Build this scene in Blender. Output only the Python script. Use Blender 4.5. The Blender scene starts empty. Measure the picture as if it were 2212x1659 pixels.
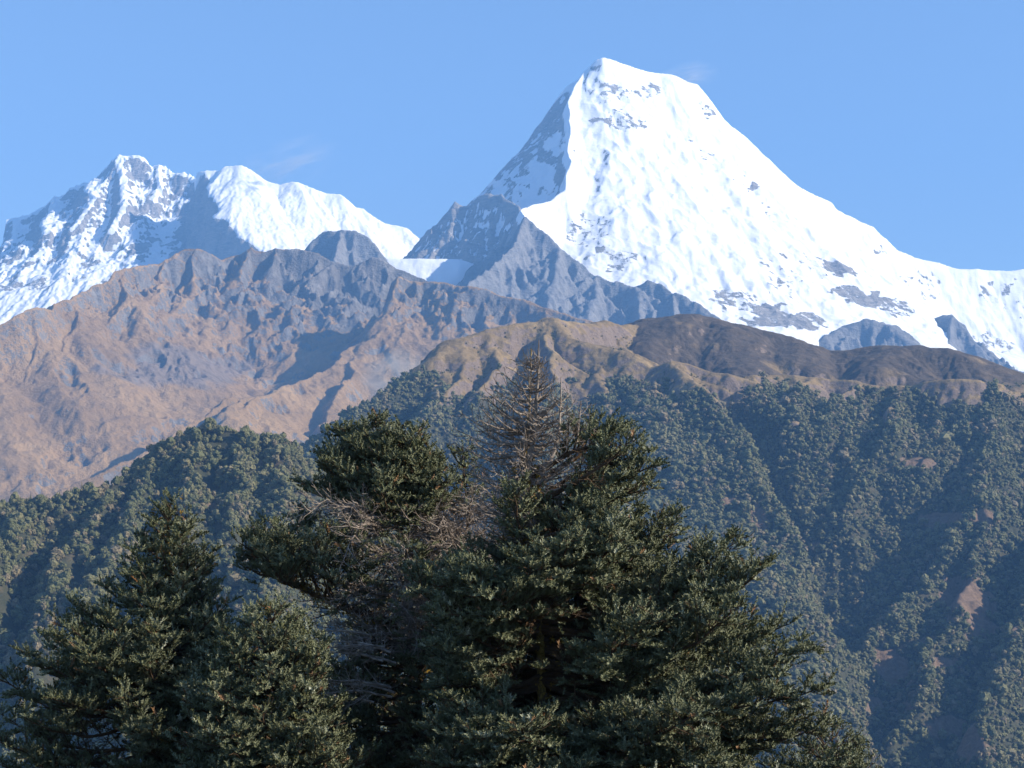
import bpy, math, random
import numpy as np
from mathutils import Vector

R = math.radians
rng = np.random.default_rng(7)
random.seed(7)
scene = bpy.context.scene
COL = scene.collection

# ------------------------------------------------------------------ camera
PITCH, HALF = R(5.5), R(15.0)
cd = bpy.data.cameras.new("camera")
cam = bpy.data.objects.new("camera", cd)
COL.objects.link(cam)
cd.sensor_fit = 'HORIZONTAL'
cd.angle = 2 * HALF
cd.clip_start, cd.clip_end = 0.5, 80000
cam.location = (0, 0, 0)
cam.rotation_euler = (math.pi / 2 + PITCH, 0, 0)
scene.camera = cam

# ------------------------------------------------------------------ sky and sun
SUN_AZ, SUN_EL = R(102), R(27)          # azimuth clockwise from the viewing direction (+y)
w = bpy.data.worlds.new("World")
scene.world = w
w.use_nodes = True
nt = w.node_tree
sky = nt.nodes.new('ShaderNodeTexSky')
sky.sky_type = 'NISHITA'
sky.sun_disc = False
sky.sun_elevation = SUN_EL
sky.sun_rotation = SUN_AZ
sky.altitude = 2900
sky.air_density, sky.dust_density, sky.ozone_density = 1.0, 0.5, 2.4
nt.nodes['Background'].inputs['Strength'].default_value = 0.10
nt.links.new(sky.outputs['Color'], nt.nodes['Background'].inputs['Color'])
sl = bpy.data.lights.new("sun", 'SUN')
sl.energy, sl.angle, sl.color = 5.0, R(0.5), (1.0, 0.90, 0.75)
so = bpy.data.objects.new("sun", sl)
COL.objects.link(so)
Ldir = Vector((math.sin(SUN_AZ) * math.cos(SUN_EL), math.cos(SUN_AZ) * math.cos(SUN_EL), math.sin(SUN_EL)))
so.rotation_euler = Ldir.to_track_quat('Z', 'Y').to_euler()
so.location = (200, -200, 200)

vs = scene.view_settings
scene.display_settings.display_device = 'sRGB'
vs.view_transform, vs.look, vs.gamma, vs.use_curve_mapping = 'Standard', 'None', 1.0, False
vs.exposure = 1.32
scene.cycles.max_bounces = 5
scene.cycles.diffuse_bounces = 2
scene.cycles.glossy_bounces = 1
scene.cycles.transmission_bounces = 2
scene.cycles.transparent_max_bounces = 8
scene.cycles.volume_bounces = 0
scene.cycles.use_denoising = True
HAZE_DENSITY = 5.2e-5
HAZE_COLOR = (0.20, 0.47, 1.0)

# ------------------------------------------------------------------ helpers
FPX = 1106.0 / math.tan(HALF)           # focal length in units of a 2212 px wide picture


def P(u, v, Y):
    """point at depth Y that a direction u, v points to"""
    a, b = (u - 1106.0) / FPX, (829.5 - v) / FPX
    y = math.cos(PITCH) - b * math.sin(PITCH)
    z = math.sin(PITCH) + b * math.cos(PITCH)
    k = Y / y
    return np.array((a * k, Y, z * k))


def proj(x, y, z):
    c, s = math.cos(PITCH), math.sin(PITCH)
    d = y * c + z * s
    b = (-y * s + z * c) / d
    return 1106 + FPX * x / d, 829.5 - FPX * b


def tag(o, label=None, cat=None, group=None, kind=None):
    if label: o['label'] = label
    if cat: o['category'] = cat
    if group: o['group'] = group
    if kind: o['kind'] = kind
    return o


def mesh_np(name, V, F, mats, smooth=False, attrs=None, fmat=None):
    """V (n,3), F (m,k) with constant k"""
    me = bpy.data.meshes.new(name)
    V = np.ascontiguousarray(V, np.float32)
    F = np.ascontiguousarray(F, np.int32)
    m, k = F.shape
    me.vertices.add(len(V))
    me.vertices.foreach_set('co', V.ravel())
    me.loops.add(m * k)
    me.loops.foreach_set('vertex_index', F.ravel())
    me.polygons.add(m)
    me.polygons.foreach_set('loop_start', np.arange(0, m * k, k, dtype=np.int32))
    me.polygons.foreach_set('use_smooth', np.full(m, smooth, bool))
    for mt in (mats if isinstance(mats, (list, tuple)) else [mats]):
        me.materials.append(mt)
    if fmat is not None:
        me.polygons.foreach_set('material_index', np.ascontiguousarray(fmat, np.int32))
    me.update(calc_edges=True)
    for an, av in (attrs or {}).items():
        a = me.attributes.new(an, 'FLOAT', 'POINT')
        a.data.foreach_set('value', np.ascontiguousarray(av, np.float32).ravel())
    return me


def link(name, me, parent=None, loc=None):
    o = bpy.data.objects.new(name, me)
    COL.objects.link(o)
    if parent is not None: o.parent = parent
    if loc is not None: o.location = loc
    return o


# ------------------------------------------------------------------ noise
_TAB = np.random.default_rng(99).random((4, 256, 256)).astype(np.float32)
_GX, _GY = np.cos(_TAB[0] * 2 * math.pi), np.sin(_TAB[0] * 2 * math.pi)


def perlin(x, y, seed=0):
    x, y = np.asarray(x, np.float32), np.asarray(y, np.float32)
    fx0, fy0 = np.floor(x), np.floor(y)
    fx, fy = x - fx0, y - fy0
    ix, iy = fx0.astype(np.int32) + (seed * 37) % 256, fy0.astype(np.int32) + (seed * 91) % 256
    x0, y0, x1, y1 = ix & 255, iy & 255, (ix + 1) & 255, (iy + 1) & 255
    u = fx * fx * fx * (fx * (fx * 6 - 15) + 10)
    v = fy * fy * fy * (fy * (fy * 6 - 15) + 10)
    k00, k10, k01, k11 = y0 * 256 + x0, y0 * 256 + x1, y1 * 256 + x0, y1 * 256 + x1
    GX, GY = _GX.ravel(), _GY.ravel()
    a = GX[k00] * fx + GY[k00] * fy
    b = GX[k10] * (fx - 1) + GY[k10] * fy
    c = GX[k01] * fx + GY[k01] * (fy - 1)
    d = GX[k11] * (fx - 1) + GY[k11] * (fy - 1)
    return (a + (b - a) * u) * (1 - v) + (c + (d - c) * u) * v


def fbm(x, y, oct=5, seed=0, gain=0.5):
    s, a, f = 0, 1.0, 1.0
    for i in range(oct):
        s = s + a * perlin(x * f, y * f, seed + i * 17)
        a *= gain
        f *= 2.03
    return s


def ridged(x, y, oct=5, seed=0, gain=0.5):
    s, a, f, wgt = 0, 1.0, 1.0, 1.0
    for i in range(oct):
        n = 1 - np.abs(perlin(x * f, y * f, seed + i * 31)) * 2
        n = n * n * wgt
        s = s + a * n
        wgt = np.clip(n * 1.6, 0, 1)
        a *= gain
        f *= 2.07
    return s


def sstep(a, b, x):
    t = np.clip((x - a) / (b - a), 0, 1)
    return t * t * (3 - 2 * t)


def blur(A, n):
    for _ in range(n):
        B = np.pad(A, 1, mode='edge')
        A = (B[:-2, 1:-1] + B[2:, 1:-1] + B[1:-1, :-2] + B[1:-1, 2:] + 2 * B[1:-1, 1:-1]) / 6
    return A


def box(A, r):
    """box blur of radius r cells, twice"""
    r = int(r)
    if r < 1: return A
    for ax in (0, 1, 0, 1):
        B = np.pad(A, [(r + 1, r) if q == ax else (0, 0) for q in (0, 1)], mode='edge').astype(np.float64).cumsum(ax)
        n = A.shape[ax]
        A = ((np.take(B, range(2 * r + 1, 2 * r + 1 + n), ax) - np.take(B, range(0, n), ax)) / (2 * r + 1)).astype(np.float32)
    return A


# ------------------------------------------------------------------ terrain
class Terrain:
    """a height field built from ridge lines; each ridge falls away to both sides, then gullies are worn along the fall line"""

    def __init__(s, x0, x1, y0, y1, step, floor, warp=0.0, wwl=300.0):
        s.step = step
        s.xs = np.arange(x0, x1 + step, step, dtype=np.float32)
        s.ys = np.arange(y0, y1 + step, step, dtype=np.float32)
        s.X, s.Y = np.meshgrid(s.xs, s.ys)
        s.H = np.full(s.X.shape, floor, np.float32)
        s.WX, s.WY = s.X, s.Y
        if warp:
            s.WX = s.X + warp * (fbm(s.X / wwl, s.Y / wwl, 5, 201, .55))
            s.WY = s.Y + warp * (fbm(s.X / wwl, s.Y / wwl, 5, 202, .55))
        s.D = np.full(s.X.shape, 1e4, np.float32)
        s.M = np.zeros(s.X.shape, np.float32)

    def ridge(s, pts, near=(0.8, 0.8, 500), far=None, r=0.0, mat=0, jag=0.0, dz=0.0, given=None):
        """near: fall on the right-hand side of the line of travel, far: on its left (steep slope, final slope, change distance)"""
        far = far or near
        Pt = given or [P(*p) for p in pts]
        best = np.full(s.X.shape, -1e9, np.float32)
        bd = np.full(s.X.shape, 1e9, np.float32)
        for a, b in zip(Pt[:-1], Pt[1:]):
            a, b = [float(q) for q in a], [float(q) for q in b]
            dx, dy = b[0] - a[0], b[1] - a[1]
            l2 = dx * dx + dy * dy + 1e-9
            px, py = s.WX - a[0], s.WY - a[1]
            t = np.clip((px * dx + py * dy) / l2, 0, 1)
            d = np.hypot(px - t * dx, py - t * dy)
            d = np.sqrt(d * d + r * r) - r
            c = (dx * py - dy * px) / math.sqrt(l2)
            k = sstep(-1, 1, c / (0.35 * d + s.step))
            s1 = near[0] + (far[0] - near[0]) * k
            s2 = near[1] + (far[1] - near[1]) * k
            d0 = near[2] + (far[2] - near[2]) * k
            h = dz + a[2] + t * (b[2] - a[2]) - s2 * d - (s1 - s2) * d0 * (1 - np.exp(-d / d0))
            best = np.maximum(best, h)
            bd = np.minimum(bd, d)
        if jag:
            best = best + jag * perlin(s.X / (jag * 8), s.Y / (jag * 8), 77)
        win = best > s.H
        s.H = np.where(win, best, s.H)
        s.D = np.minimum(s.D, bd)
        s.M = np.where(win, mat, s.M)

    def gullies(s, wl, amp, seed=0, fade=200.0, octs=5, gain=0.5, sharp=1.0, keep=0.0, mask=1.0):
        amask = (keep + (1 - keep) * sstep(0, fade, s.D)) * mask
        for o in range(octs):
            G = box(s.H, max(1, wl / s.step * .30))
            gy, gx = np.gradient(G, s.step)
            gl = np.hypot(gx, gy) + 1e-6
            dx, dy = -gy / gl, gx / gl
            wx = s.X / wl + 0.5 * perlin(s.X / wl / 2.5, s.Y / wl / 2.5, seed + 5 + o)
            wy = s.Y / wl + 0.5 * perlin(s.X / wl / 2.5 + 9, s.Y / wl / 2.5, seed + 6 + o)
            ix, iy = np.rint(wx), np.rint(wy)
            fx, fy = wx - ix, wy - iy
            ix, iy = ix.astype(np.int32), iy.astype(np.int32)
            t1, t2 = _TAB[1].ravel(), _TAB[2].ravel()
            va = np.zeros_like(s.X)
            wt = np.zeros_like(s.X)
            for i in range(-1, 2):
                for j in range(-1, 2):
                    k = ((iy + j + seed * 7) & 255) * 256 + ((ix + i + seed * 3) & 255)
                    h1, h2 = t1[k] - 0.5, t2[k] - 0.5
                    qx, qy = fx - i - h1 * 0.8, fy - j - h2 * 0.8
                    g = np.exp(-2.2 * (qx * qx + qy * qy))
                    va += g * np.cos((qx * dx + qy * dy) * 2 * math.pi)
                    wt += g
            n = va / wt
            n = 1 - np.abs(n) ** sharp if sharp < 1 else (1 - n) * 0.5
            s.H = s.H - amp * n * np.clip(gl * 1.3, 0, 1.2) * np.clip(amask * (1 + 0.3 * o), 0, 1)
            wl *= 0.5
            amp *= gain
            seed += 101

    def crag(s, wl, amp, mask=1.0, seed=0, octs=5):
        s.H = s.H + amp * (ridged(s.X / wl, s.Y / wl, octs, seed) - 1.1) * mask

    def slope(s, n=0):
        gy, gx = np.gradient(blur(s.H, n) if n else s.H, s.step)
        return np.hypot(gx, gy)

    def concave(s, n=8):
        return blur(s.H, n) - s.H

    def height(s, x, y):
        fx = np.clip((x - s.xs[0]) / s.step, 0, len(s.xs) - 1.001)
        fy = np.clip((y - s.ys[0]) / s.step, 0, len(s.ys) - 1.001)
        ix, iy = fx.astype(int), fy.astype(int)
        fx, fy = fx - ix, fy - iy
        H = s.H
        return (H[iy, ix] * (1 - fx) + H[iy, ix + 1] * fx) * (1 - fy) + (H[iy + 1, ix] * (1 - fx) + H[iy + 1, ix + 1] * fx) * fy

    def sample(s, A, x, y):
        ix = np.clip(np.round((x - s.xs[0]) / s.step).astype(int), 0, len(s.xs) - 1)
        iy = np.clip(np.round((y - s.ys[0]) / s.step).astype(int), 0, len(s.ys) - 1)
        return A[iy, ix]

    def hit(s, u, v):
        """where the line of sight u, v meets the surface"""
        Ys = np.arange(s.ys[0], s.ys[-1], s.step)
        q = np.array([P(u, v, y) for y in (Ys[0], Ys[-1])])
        x = q[0, 0] + (q[1, 0] - q[0, 0]) * (Ys - Ys[0]) / (Ys[-1] - Ys[0])
        z = q[0, 2] + (q[1, 2] - q[0, 2]) * (Ys - Ys[0]) / (Ys[-1] - Ys[0])
        below = np.nonzero(s.height(x, Ys) > z)[0]
        i = below[0] if len(below) else len(Ys) - 1
        return np.array((x[i], Ys[i], z[i]))

    def ribs(s, lines, prom, near, far, mat, r=0.0):
        """spurs that start on a crest and run down the slope already there, standing prom metres proud of it"""
        made = []
        for pts in lines:
            q = [P(*pts[0])]
            for u, v in pts[1:]:
                h = s.hit(u, v)
                q.append(h + np.array((0, 0, prom)))
            made.append(q)
        for q in made:
            s.ridge3(q, near, far, r, mat)

    def ridge3(s, q, near, far, r, mat):
        s.ridge([None] * len(q), near, far, r, mat, given=q)

    def spot(s, u, v, ru, rv, seed=0):
        """soft mask of a patch on the surface round the place seen at u, v; its outline is ragged"""
        c = s.hit(u, v)
        k = c[1] / FPX
        dx = (s.X - c[0]) / (ru * k)
        dz = (s.H - c[2]) / (rv * k)
        dy = (s.Y - c[1]) / (max(ru, rv) * k * 3)
        n = fbm(s.X / (ru * k * .6), (s.Y * .5 + s.H) / (ru * k * .6), 4, seed)
        return sstep(1.15, .75, np.sqrt(dx * dx + dz * dz + dy * dy) + 0.75 * n)

    def build(s, name, mat, attrs, smooth=True):
        ny, nx = s.X.shape
        V = np.stack((s.X, s.Y, s.H), -1).reshape(-1, 3)
        i = np.arange(ny * nx).reshape(ny, nx)
        F = np.stack((i[:-1, :-1], i[:-1, 1:], i[1:, 1:], i[1:, :-1]), -1).reshape(-1, 4)
        me = mesh_np(name, V, F, mat, smooth, {k: a.ravel() for k, a in attrs.items()})
        return link(name, me)


# ------------------------------------------------------------------ material helpers
class NT:
    def __init__(s, name):
        s.m = bpy.data.materials.new(name)
        s.m.use_nodes = True
        s.t = s.m.node_tree
        s.b = s.t.nodes['Principled BSDF']
        s.b.inputs['Specular IOR Level'].default_value = 0.25
        s.b.inputs['Roughness'].default_value = 0.9
        s.geo = s.t.nodes.new('ShaderNodeNewGeometry')

    def n(s, t, **k):
        x = s.t.nodes.new(t)
        for a, b in k.items(): setattr(x, a, b)
        return x

    def L(s, a, b): s.t.links.new(a, b)

    def noise(s, scale, detail=6, rough=0.6, stretch=None, dist=0.0):
        x = s.n('ShaderNodeTexNoise')
        x.inputs['Scale'].default_value = scale
        x.inputs['Detail'].default_value = detail
        x.inputs['Roughness'].default_value = rough
        x.inputs['Distortion'].default_value = dist
        src = s.geo.outputs['Position']
        if stretch:
            mp = s.n('ShaderNodeMapping')
            mp.inputs['Scale'].default_value = stretch
            s.L(src, mp.inputs['Vector'])
            src = mp.outputs['Vector']
        s.L(src, x.inputs['Vector'])
        return x.outputs['Fac']

    def attr(s, name):
        x = s.n('ShaderNodeAttribute', attribute_name=name)
        return x.outputs['Fac']

    def math(s, op, a, b=None, clamp=False):
        x = s.n('ShaderNodeMath', operation=op, use_clamp=clamp)
        for i, q in enumerate((a, b)):
            if q is None: continue
            if isinstance(q, (int, float)): x.inputs[i].default_value = q
            else: s.L(q, x.inputs[i])
        return x.outputs[0]

    def rng(s, v, a, b, c=0.0, d=1.0):
        x = s.n('ShaderNodeMapRange')
        s.L(v, x.inputs['Value'])
        for k, q in zip(('From Min', 'From Max', 'To Min', 'To Max'), (a, b, c, d)): x.inputs[k].default_value = q
        return x.outputs['Result']

    def ramp(s, v, stops):
        x = s.n('ShaderNodeValToRGB')
        e = x.color_ramp.elements
        while len(e) < len(stops): e.new(0.5)
        for q, (p, c) in zip(e, stops):
            q.position = p
            q.color = (*c, 1)
        s.L(v, x.inputs['Fac'])
        return x.outputs['Color']

    def mix(s, f, a, b, blend='MIX'):
        x = s.n('ShaderNodeMix', data_type='RGBA', blend_type=blend)
        for i, q in ((0, f), (6, a), (7, b)):
            if isinstance(q, (int, float)): x.inputs[i].default_value = q
            elif isinstance(q, tuple): x.inputs[i].default_value = (*q, 1)
            else: s.L(q, x.inputs[i])
        return x.outputs[2]

    def bump(s, h, dist, strength=1.0):
        x = s.n('ShaderNodeBump')
        x.inputs['Distance'].default_value = dist
        x.inputs['Strength'].default_value = strength
        s.L(h, x.inputs['Height'])
        s.L(x.outputs['Normal'], s.b.inputs['Normal'])

    def color(s, c): s.L(c, s.b.inputs['Base Color'])


def mat_snow_rock():
    t = NT('snow_and_rock')
    fine = t.noise(1 / 45, 8, 0.65)
    streak = t.noise(1 / 60, 7, 0.65, (1, 1, 0.35))
    strata = t.noise(1 / 22, 5, 0.6, (0.3, 0.3, 1.3), 1.2)
    s = t.math('ADD', t.attr('snow'), t.math('MULTIPLY', t.math('SUBTRACT', t.math('ADD', fine, streak), 1.0), 0.75))
    s = t.math('ADD', s, t.math('MULTIPLY', t.math('SUBTRACT', strata, 0.5), 0.35))
    s = t.rng(s, 0.46, 0.56)
    rock = t.ramp(t.noise(1 / 130, 8, 0.7), [(0.3, (0.15, 0.145, 0.145)), (0.52, (0.235, 0.22, 0.205)), (0.72, (0.34, 0.31, 0.28))])
    rock = t.mix(t.rng(strata, 0.42, 0.62), rock, (0.36, 0.33, 0.30))
    rock = t.mix(t.math('MULTIPLY', t.attr('dark'), 0.75), rock, t.ramp(fine, [(0.3, (0.10, 0.10, 0.105)), (0.7, (0.24, 0.235, 0.235))]))
    t.color(t.mix(s, rock, (0.88, 0.90, 0.93)))
    t.bump(t.math('ADD', t.math('MULTIPLY', fine, t.rng(s, 0, 1, 1.0, 0.25)), t.math('MULTIPLY', strata, t.rng(s, 0, 1, 0.5, 0.05))), 22.0)
    return t.m


def mat_brown():
    t = NT('dry_grass_and_rock')
    big, mid, fine = t.noise(1 / 420, 5, 0.6), t.noise(1 / 70, 7, 0.68), t.noise(1 / 14, 6, 0.7)
    grass = t.ramp(t.math('ADD', t.math('MULTIPLY', big, 0.6), t.math('MULTIPLY', mid, 0.4)),
                   [(0.35, (0.225, 0.142, 0.064)), (0.5, (0.335, 0.212, 0.096)), (0.65, (0.43, 0.28, 0.132))])
    rock = t.ramp(mid, [(0.3, (0.10, 0.095, 0.09)), (0.5, (0.17, 0.155, 0.145)), (0.7, (0.27, 0.25, 0.235))])
    scree = t.ramp(mid, [(0.3, (0.17, 0.135, 0.11)), (0.7, (0.27, 0.21, 0.17))])
    f = t.rng(t.math('ADD', t.attr('rock'), t.math('MULTIPLY', t.math('SUBTRACT', t.math('ADD', mid, fine), 1.0), 1.7)), 0.40, 0.60)
    c = t.mix(t.attr('scree'), grass, scree)
    c = t.mix(f, c, rock)
    t.color(c)
    t.bump(t.math('ADD', mid, t.math('MULTIPLY', fine, 0.5)), 26.0)
    return t.m


def mat_front():
    t = NT('hill_grass')
    big, mid, fine = t.noise(1 / 150, 5, 0.6), t.noise(1 / 30, 7, 0.68), t.noise(1 / 6, 6, 0.7)
    tan = t.ramp(t.math('ADD', t.math('MULTIPLY', big, 0.5), t.math('MULTIPLY', mid, 0.5)),
                 [(0.35, (0.13, 0.092, 0.045)), (0.5, (0.22, 0.155, 0.075)), (0.66, (0.33, 0.235, 0.115))])
    dark = t.ramp(mid, [(0.3, (0.055, 0.042, 0.030)), (0.55, (0.085, 0.064, 0.045)), (0.72, (0.14, 0.105, 0.07))])
    rock = t.ramp(fine, [(0.3, (0.10, 0.075, 0.06)), (0.7, (0.24, 0.18, 0.14))])
    under = t.ramp(mid, [(0.3, (0.030, 0.036, 0.018)), (0.55, (0.05, 0.05, 0.027)), (0.72, (0.10, 0.078, 0.045))])
    red = t.ramp(fine, [(0.3, (0.10, 0.070, 0.045)), (0.7, (0.22, 0.145, 0.095))])
    c = t.mix(t.attr('burnt'), tan, dark)
    f = t.rng(t.math('ADD', t.attr('rock'), t.math('MULTIPLY', t.math('SUBTRACT', t.math('ADD', mid, fine), 1.0), 0.9)), 0.4, 0.62)
    c = t.mix(f, c, rock)
    fo = t.rng(t.math('ADD', t.attr('forest'), t.math('MULTIPLY', t.math('SUBTRACT', mid, 0.5), 0.8)), 0.35, 0.65)
    c = t.mix(fo, c, under)
    c = t.mix(t.attr('bare'), c, red)
    t.color(c)
    t.bump(t.math('ADD', mid, t.math('MULTIPLY', fine, 0.4)), 6.0)
    return t.m


def mat_plain_ground():
    t = NT('forest_floor')
    mid = t.noise(1 / 25, 7, 0.65)
    t.color(t.ramp(mid, [(0.3, (0.03, 0.035, 0.018)), (0.55, (0.06, 0.055, 0.03)), (0.75, (0.11, 0.085, 0.05))]))
    t.bump(mid, 1.0)
    return t.m


M_SNOW, M_BROWN, M_FRONT, M_GROUND = mat_snow_rock(), mat_brown(), mat_front(), mat_plain_ground()

# ================================================================== the setting
# ---- far snow massif
T = Terrain(-4900, 100, 14200, 18900, 9, -400, 30, 320)
A = (1.15, 0.62, 700)
T.ridge([(-260, 560, 18300), (-120, 520, 18300), (0, 479, 18300), (34, 466, 18300), (64, 464, 18250), (77, 454, 18250), (98, 443, 18250), (115, 424, 18200),
         (139, 421.6, 18200), (158, 402, 18200), (199, 389.6, 18150), (222, 385, 18150), (232, 360, 18150), (248, 347, 18100), (254, 334, 18100),
         (295, 333, 18100), (308, 338, 18100), (318, 355, 18100), (323, 362, 18100), (344, 352, 18100), (357, 357.6, 18100), (376, 372, 18050),
         (395, 370, 18000), (410, 377, 18000), (421, 385, 17900), (440, 395, 17800)], A, (1.3, 1.0, 500), mat=1)
for pts in ([(254, 334, 18100), (270, 400, 17750), (265, 460, 17450), (240, 520, 17080)],
            [(199, 390, 18150), (185, 440, 17850), (200, 490, 17600), (150, 570, 17150)],
            [(344, 352, 18100), (350, 400, 17850), (330, 440, 17650)],
            [(115, 424, 18200), (110, 480, 17850), (90, 540, 17500), (100, 600, 17200)],
            [(34, 466, 18300), (30, 530, 17900), (10, 600, 17500)]):
    T.ridge(pts, (1.7, 0.8, 220), (1.1, 0.75, 200), mat=1)
# the rounded block of snow on the right stands in front, cut off by a rock wall along its left edge
HA, MA, DA = T.H, T.M, T.D
T.H, T.D = np.full_like(HA, -500), np.full_like(DA, 1e4)
T.ridge([(427, 372, 17310), (444, 367.4, 17270), (478, 367, 17250), (487, 359, 17240), (521, 357, 17230), (538, 366, 17230), (577, 390, 17230), (607, 398, 17220),
         (628, 392, 17210), (645, 392.6, 17210), (671, 404, 17200), (705, 417, 17200), (735, 419.5, 17200), (745, 434, 17190), (750, 445, 17190),
         (786, 448.6, 17180), (803, 464, 17170), (833, 481.5, 17160), (876, 491, 17150), (884, 505, 17150), (903, 526, 17150), (960, 560, 17150)],
        (0.85, 0.66, 500), (1.4, 1.0, 500), mat=1)
xa = np.interp(T.Y, [15200, 15300, 15600, 16040, 16434, 16830, 17310, 17700], [-1500, -1600, -1912, -2238, -2564, -2675, -2848, -2990])
cut = np.clip(xa + 110 * fbm(T.Y / 210, T.X / 500, 6, 71, .6) - T.X, 0, None)
hb = T.H - 2.6 * np.minimum(cut, 240) - 1.0 * np.maximum(cut - 240, 0)
win = hb > HA
T.H, T.D = np.where(win, hb, HA), np.minimum(T.D, DA)
T.M = np.where(win, np.where(cut > 4, 1.2, 1.0), MA)
leftface = box(np.where(win & (cut < 4), 0.0, 1.0).astype(np.float32), 2)
high = sstep(2350, 2850, T.H)
T.gullies(430, 78, 11, fade=160, octs=5, gain=0.5, mask=.3 + .7 * leftface * (.35 + .65 * high))
T.crag(300, 22, sstep(0, 120, T.D) * leftface * (.3 + .7 * high), 3, 5)
T.crag(70, 13, .2 + .8 * leftface * (.25 + .75 * high), 13, 3)
sl_ = T.slope(1)
snow = 1.05 - 0.62 * sstep(0.95 + .5 * (1 - leftface), 1.5 + .6 * (1 - leftface), T.slope(2)) - .62 * leftface * sstep(-.05, .3, fbm((T.X - .3 * T.H) / 240, (T.Y + T.H * .3) / 420, 5, 21) + .35 * sstep(.2, .9, np.gradient(box(T.H, 3), T.step, axis=1)) - .06) * sstep(2100, 2500, T.H) + 0.25 * np.clip(T.concave(10) / 20, -1, 1)
snow = snow - 0.55 * (np.abs(T.M - 1.2) < .05) * sstep(.5, 1.2, T.slope(3))
snow = np.where(sstep(0, 1, T.D / 60) < .5, np.maximum(snow, .8), snow)
far_massif = T.build('snow_mountains', M_SNOW, {'snow': snow, 'dark': np.zeros_like(snow)})
tag(far_massif, 'distant snowy mountain crest with rock cliffs at the upper edge of the brown ridge', 'mountain', kind='structure')

# ---- the great snow peak
T = Terrain(-1950, 4900, 11000, 17000, 8.5, -400, 26, 300)
A = (1.5, 0.78, 700)
T.ridge([(1020, 480, 15500), (1055, 417, 15400), (1063, 398, 15350), (1092, 358, 15300), (1118, 349.6, 15250), (1149, 309, 15200), (1169, 284, 15180), (1190, 244, 15150),
         (1210, 203, 15120), (1226, 183, 15110), (1246, 170, 15100), (1271, 142, 15050), (1287, 128, 15010), (1303, 123, 15000), (1320, 126, 15019), (1352, 138, 15054),
         (1393, 150, 15099), (1425, 156, 15134), (1446, 158, 15157), (1482, 174.6, 15197), (1507, 179, 15224), (1523, 199, 15242), (1535, 219, 15255),
         (1564, 256, 15287), (1592, 278, 15318), (1618, 297, 15346), (1651, 333, 15383), (1677, 357, 15411), (1702, 380, 15439), (1732, 403, 15472),
         (1761, 420, 15504), (1795, 435, 15541), (1808, 450, 15556), (1846, 469, 15597), (1888, 488, 15644), (1901, 503, 15658), (1914, 513, 15672),
         (1939, 539, 15700), (1973, 555, 15737), (1998, 560, 15764), (2032, 566, 15802), (2070, 579, 15844), (2113, 579, 15891), (2185, 583, 15970),
         (2260, 570, 16053), (2420, 540, 16229)], A, (1.6, 1.1, 500), mat=1)
T.ridge([(1271, 142, 15050), (1246, 179, 14860), (1230, 215, 14680), (1231, 260, 14450), (1228, 317, 14130), (1232, 345, 13990), (1222, 374, 13850),
         (1220, 406, 13700), (1190, 432, 13600), (1150, 440, 13450), (1125, 452, 13250), (1135, 468, 13000)], (2.2, 1.0, 350), (1.5, 1.05, 300), mat=1)
T.ridge([(830, 590, 14200), (872, 560, 14000), (905, 528, 14000), (945, 488, 14000), (970, 455, 14000), (982, 433, 14000), (1000, 440, 14000), (1017, 439, 14000), (1043, 421, 13950),
         (1055, 417, 13920), (1085, 420, 13850), (1115, 440, 13650), (1130, 465, 13450)], (1.2, 0.85, 300), (1.5, 1.1, 300), mat=0.55)
T.ridge([(1135, 468, 13000), (1115, 518, 12720), (1095, 545, 12560), (1060, 578, 12350), (1020, 605, 12150), (980, 650, 11850)], (1.5, 0.9, 250), (0.95, 0.75, 400), mat=0)
T.ridge([(1135, 468, 13000), (1170, 495, 12950), (1210, 536, 12900), (1240, 555, 12850), (1290, 592, 12760), (1330, 606, 12700), (1375, 614, 12650), (1400, 604, 12620), (1425, 608, 12580),
         (1450, 628, 12520), (1500, 650, 12420), (1545, 682, 12320), (1600, 722, 12220), (1660, 760, 12120)], (0.95, 0.72, 400), (1.3, 1.0, 300), mat=0)
for pts in ([(1290, 592, 12760), (1285, 640, 12420), (1275, 690, 12120)], [(1375, 614, 12650), (1380, 660, 12380), (1390, 720, 12050)],
            [(1210, 536, 12900), (1200, 600, 12500), (1190, 650, 12200)], [(1450, 628, 12520), (1460, 690, 12180)]):
    T.ridge(pts, (1.15, 0.8, 200), (0.85, 0.7, 200), mat=0)
# rock buttresses below the right-hand snows
T.ridge([(1955, 722, 14000), (1985, 700, 13950), (2010, 684, 13900), (2035, 676, 13860), (2060, 680, 13840), (2078, 705, 13780), (2095, 735, 13700), (2130, 770, 13550), (2200, 820, 13300)], (1.25, 0.85, 300), (0.9, 0.7, 300), mat=0.24)
T.ridge([(2060, 680, 13840), (2045, 740, 13450), (2020, 800, 13100)], (1.5, 0.9, 250), (0.9, 0.7, 250), mat=0.24)
T.ridge([(1730, 770, 12650), (1780, 728, 12750), (1815, 708, 12850), (1850, 692, 12900), (1880, 688, 12900), (1920, 700, 12850), (1960, 735, 12700), (1990, 770, 12550)], (0.8, 0.62, 300), (0.9, 0.7, 300), mat=0.28, r=50)
T.ridge([(2120, 790, 13500), (2160, 790, 13450), (2212, 800, 13400), (2330, 790, 13500)], (0.9, 0.7, 300), mat=0.3)
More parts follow.
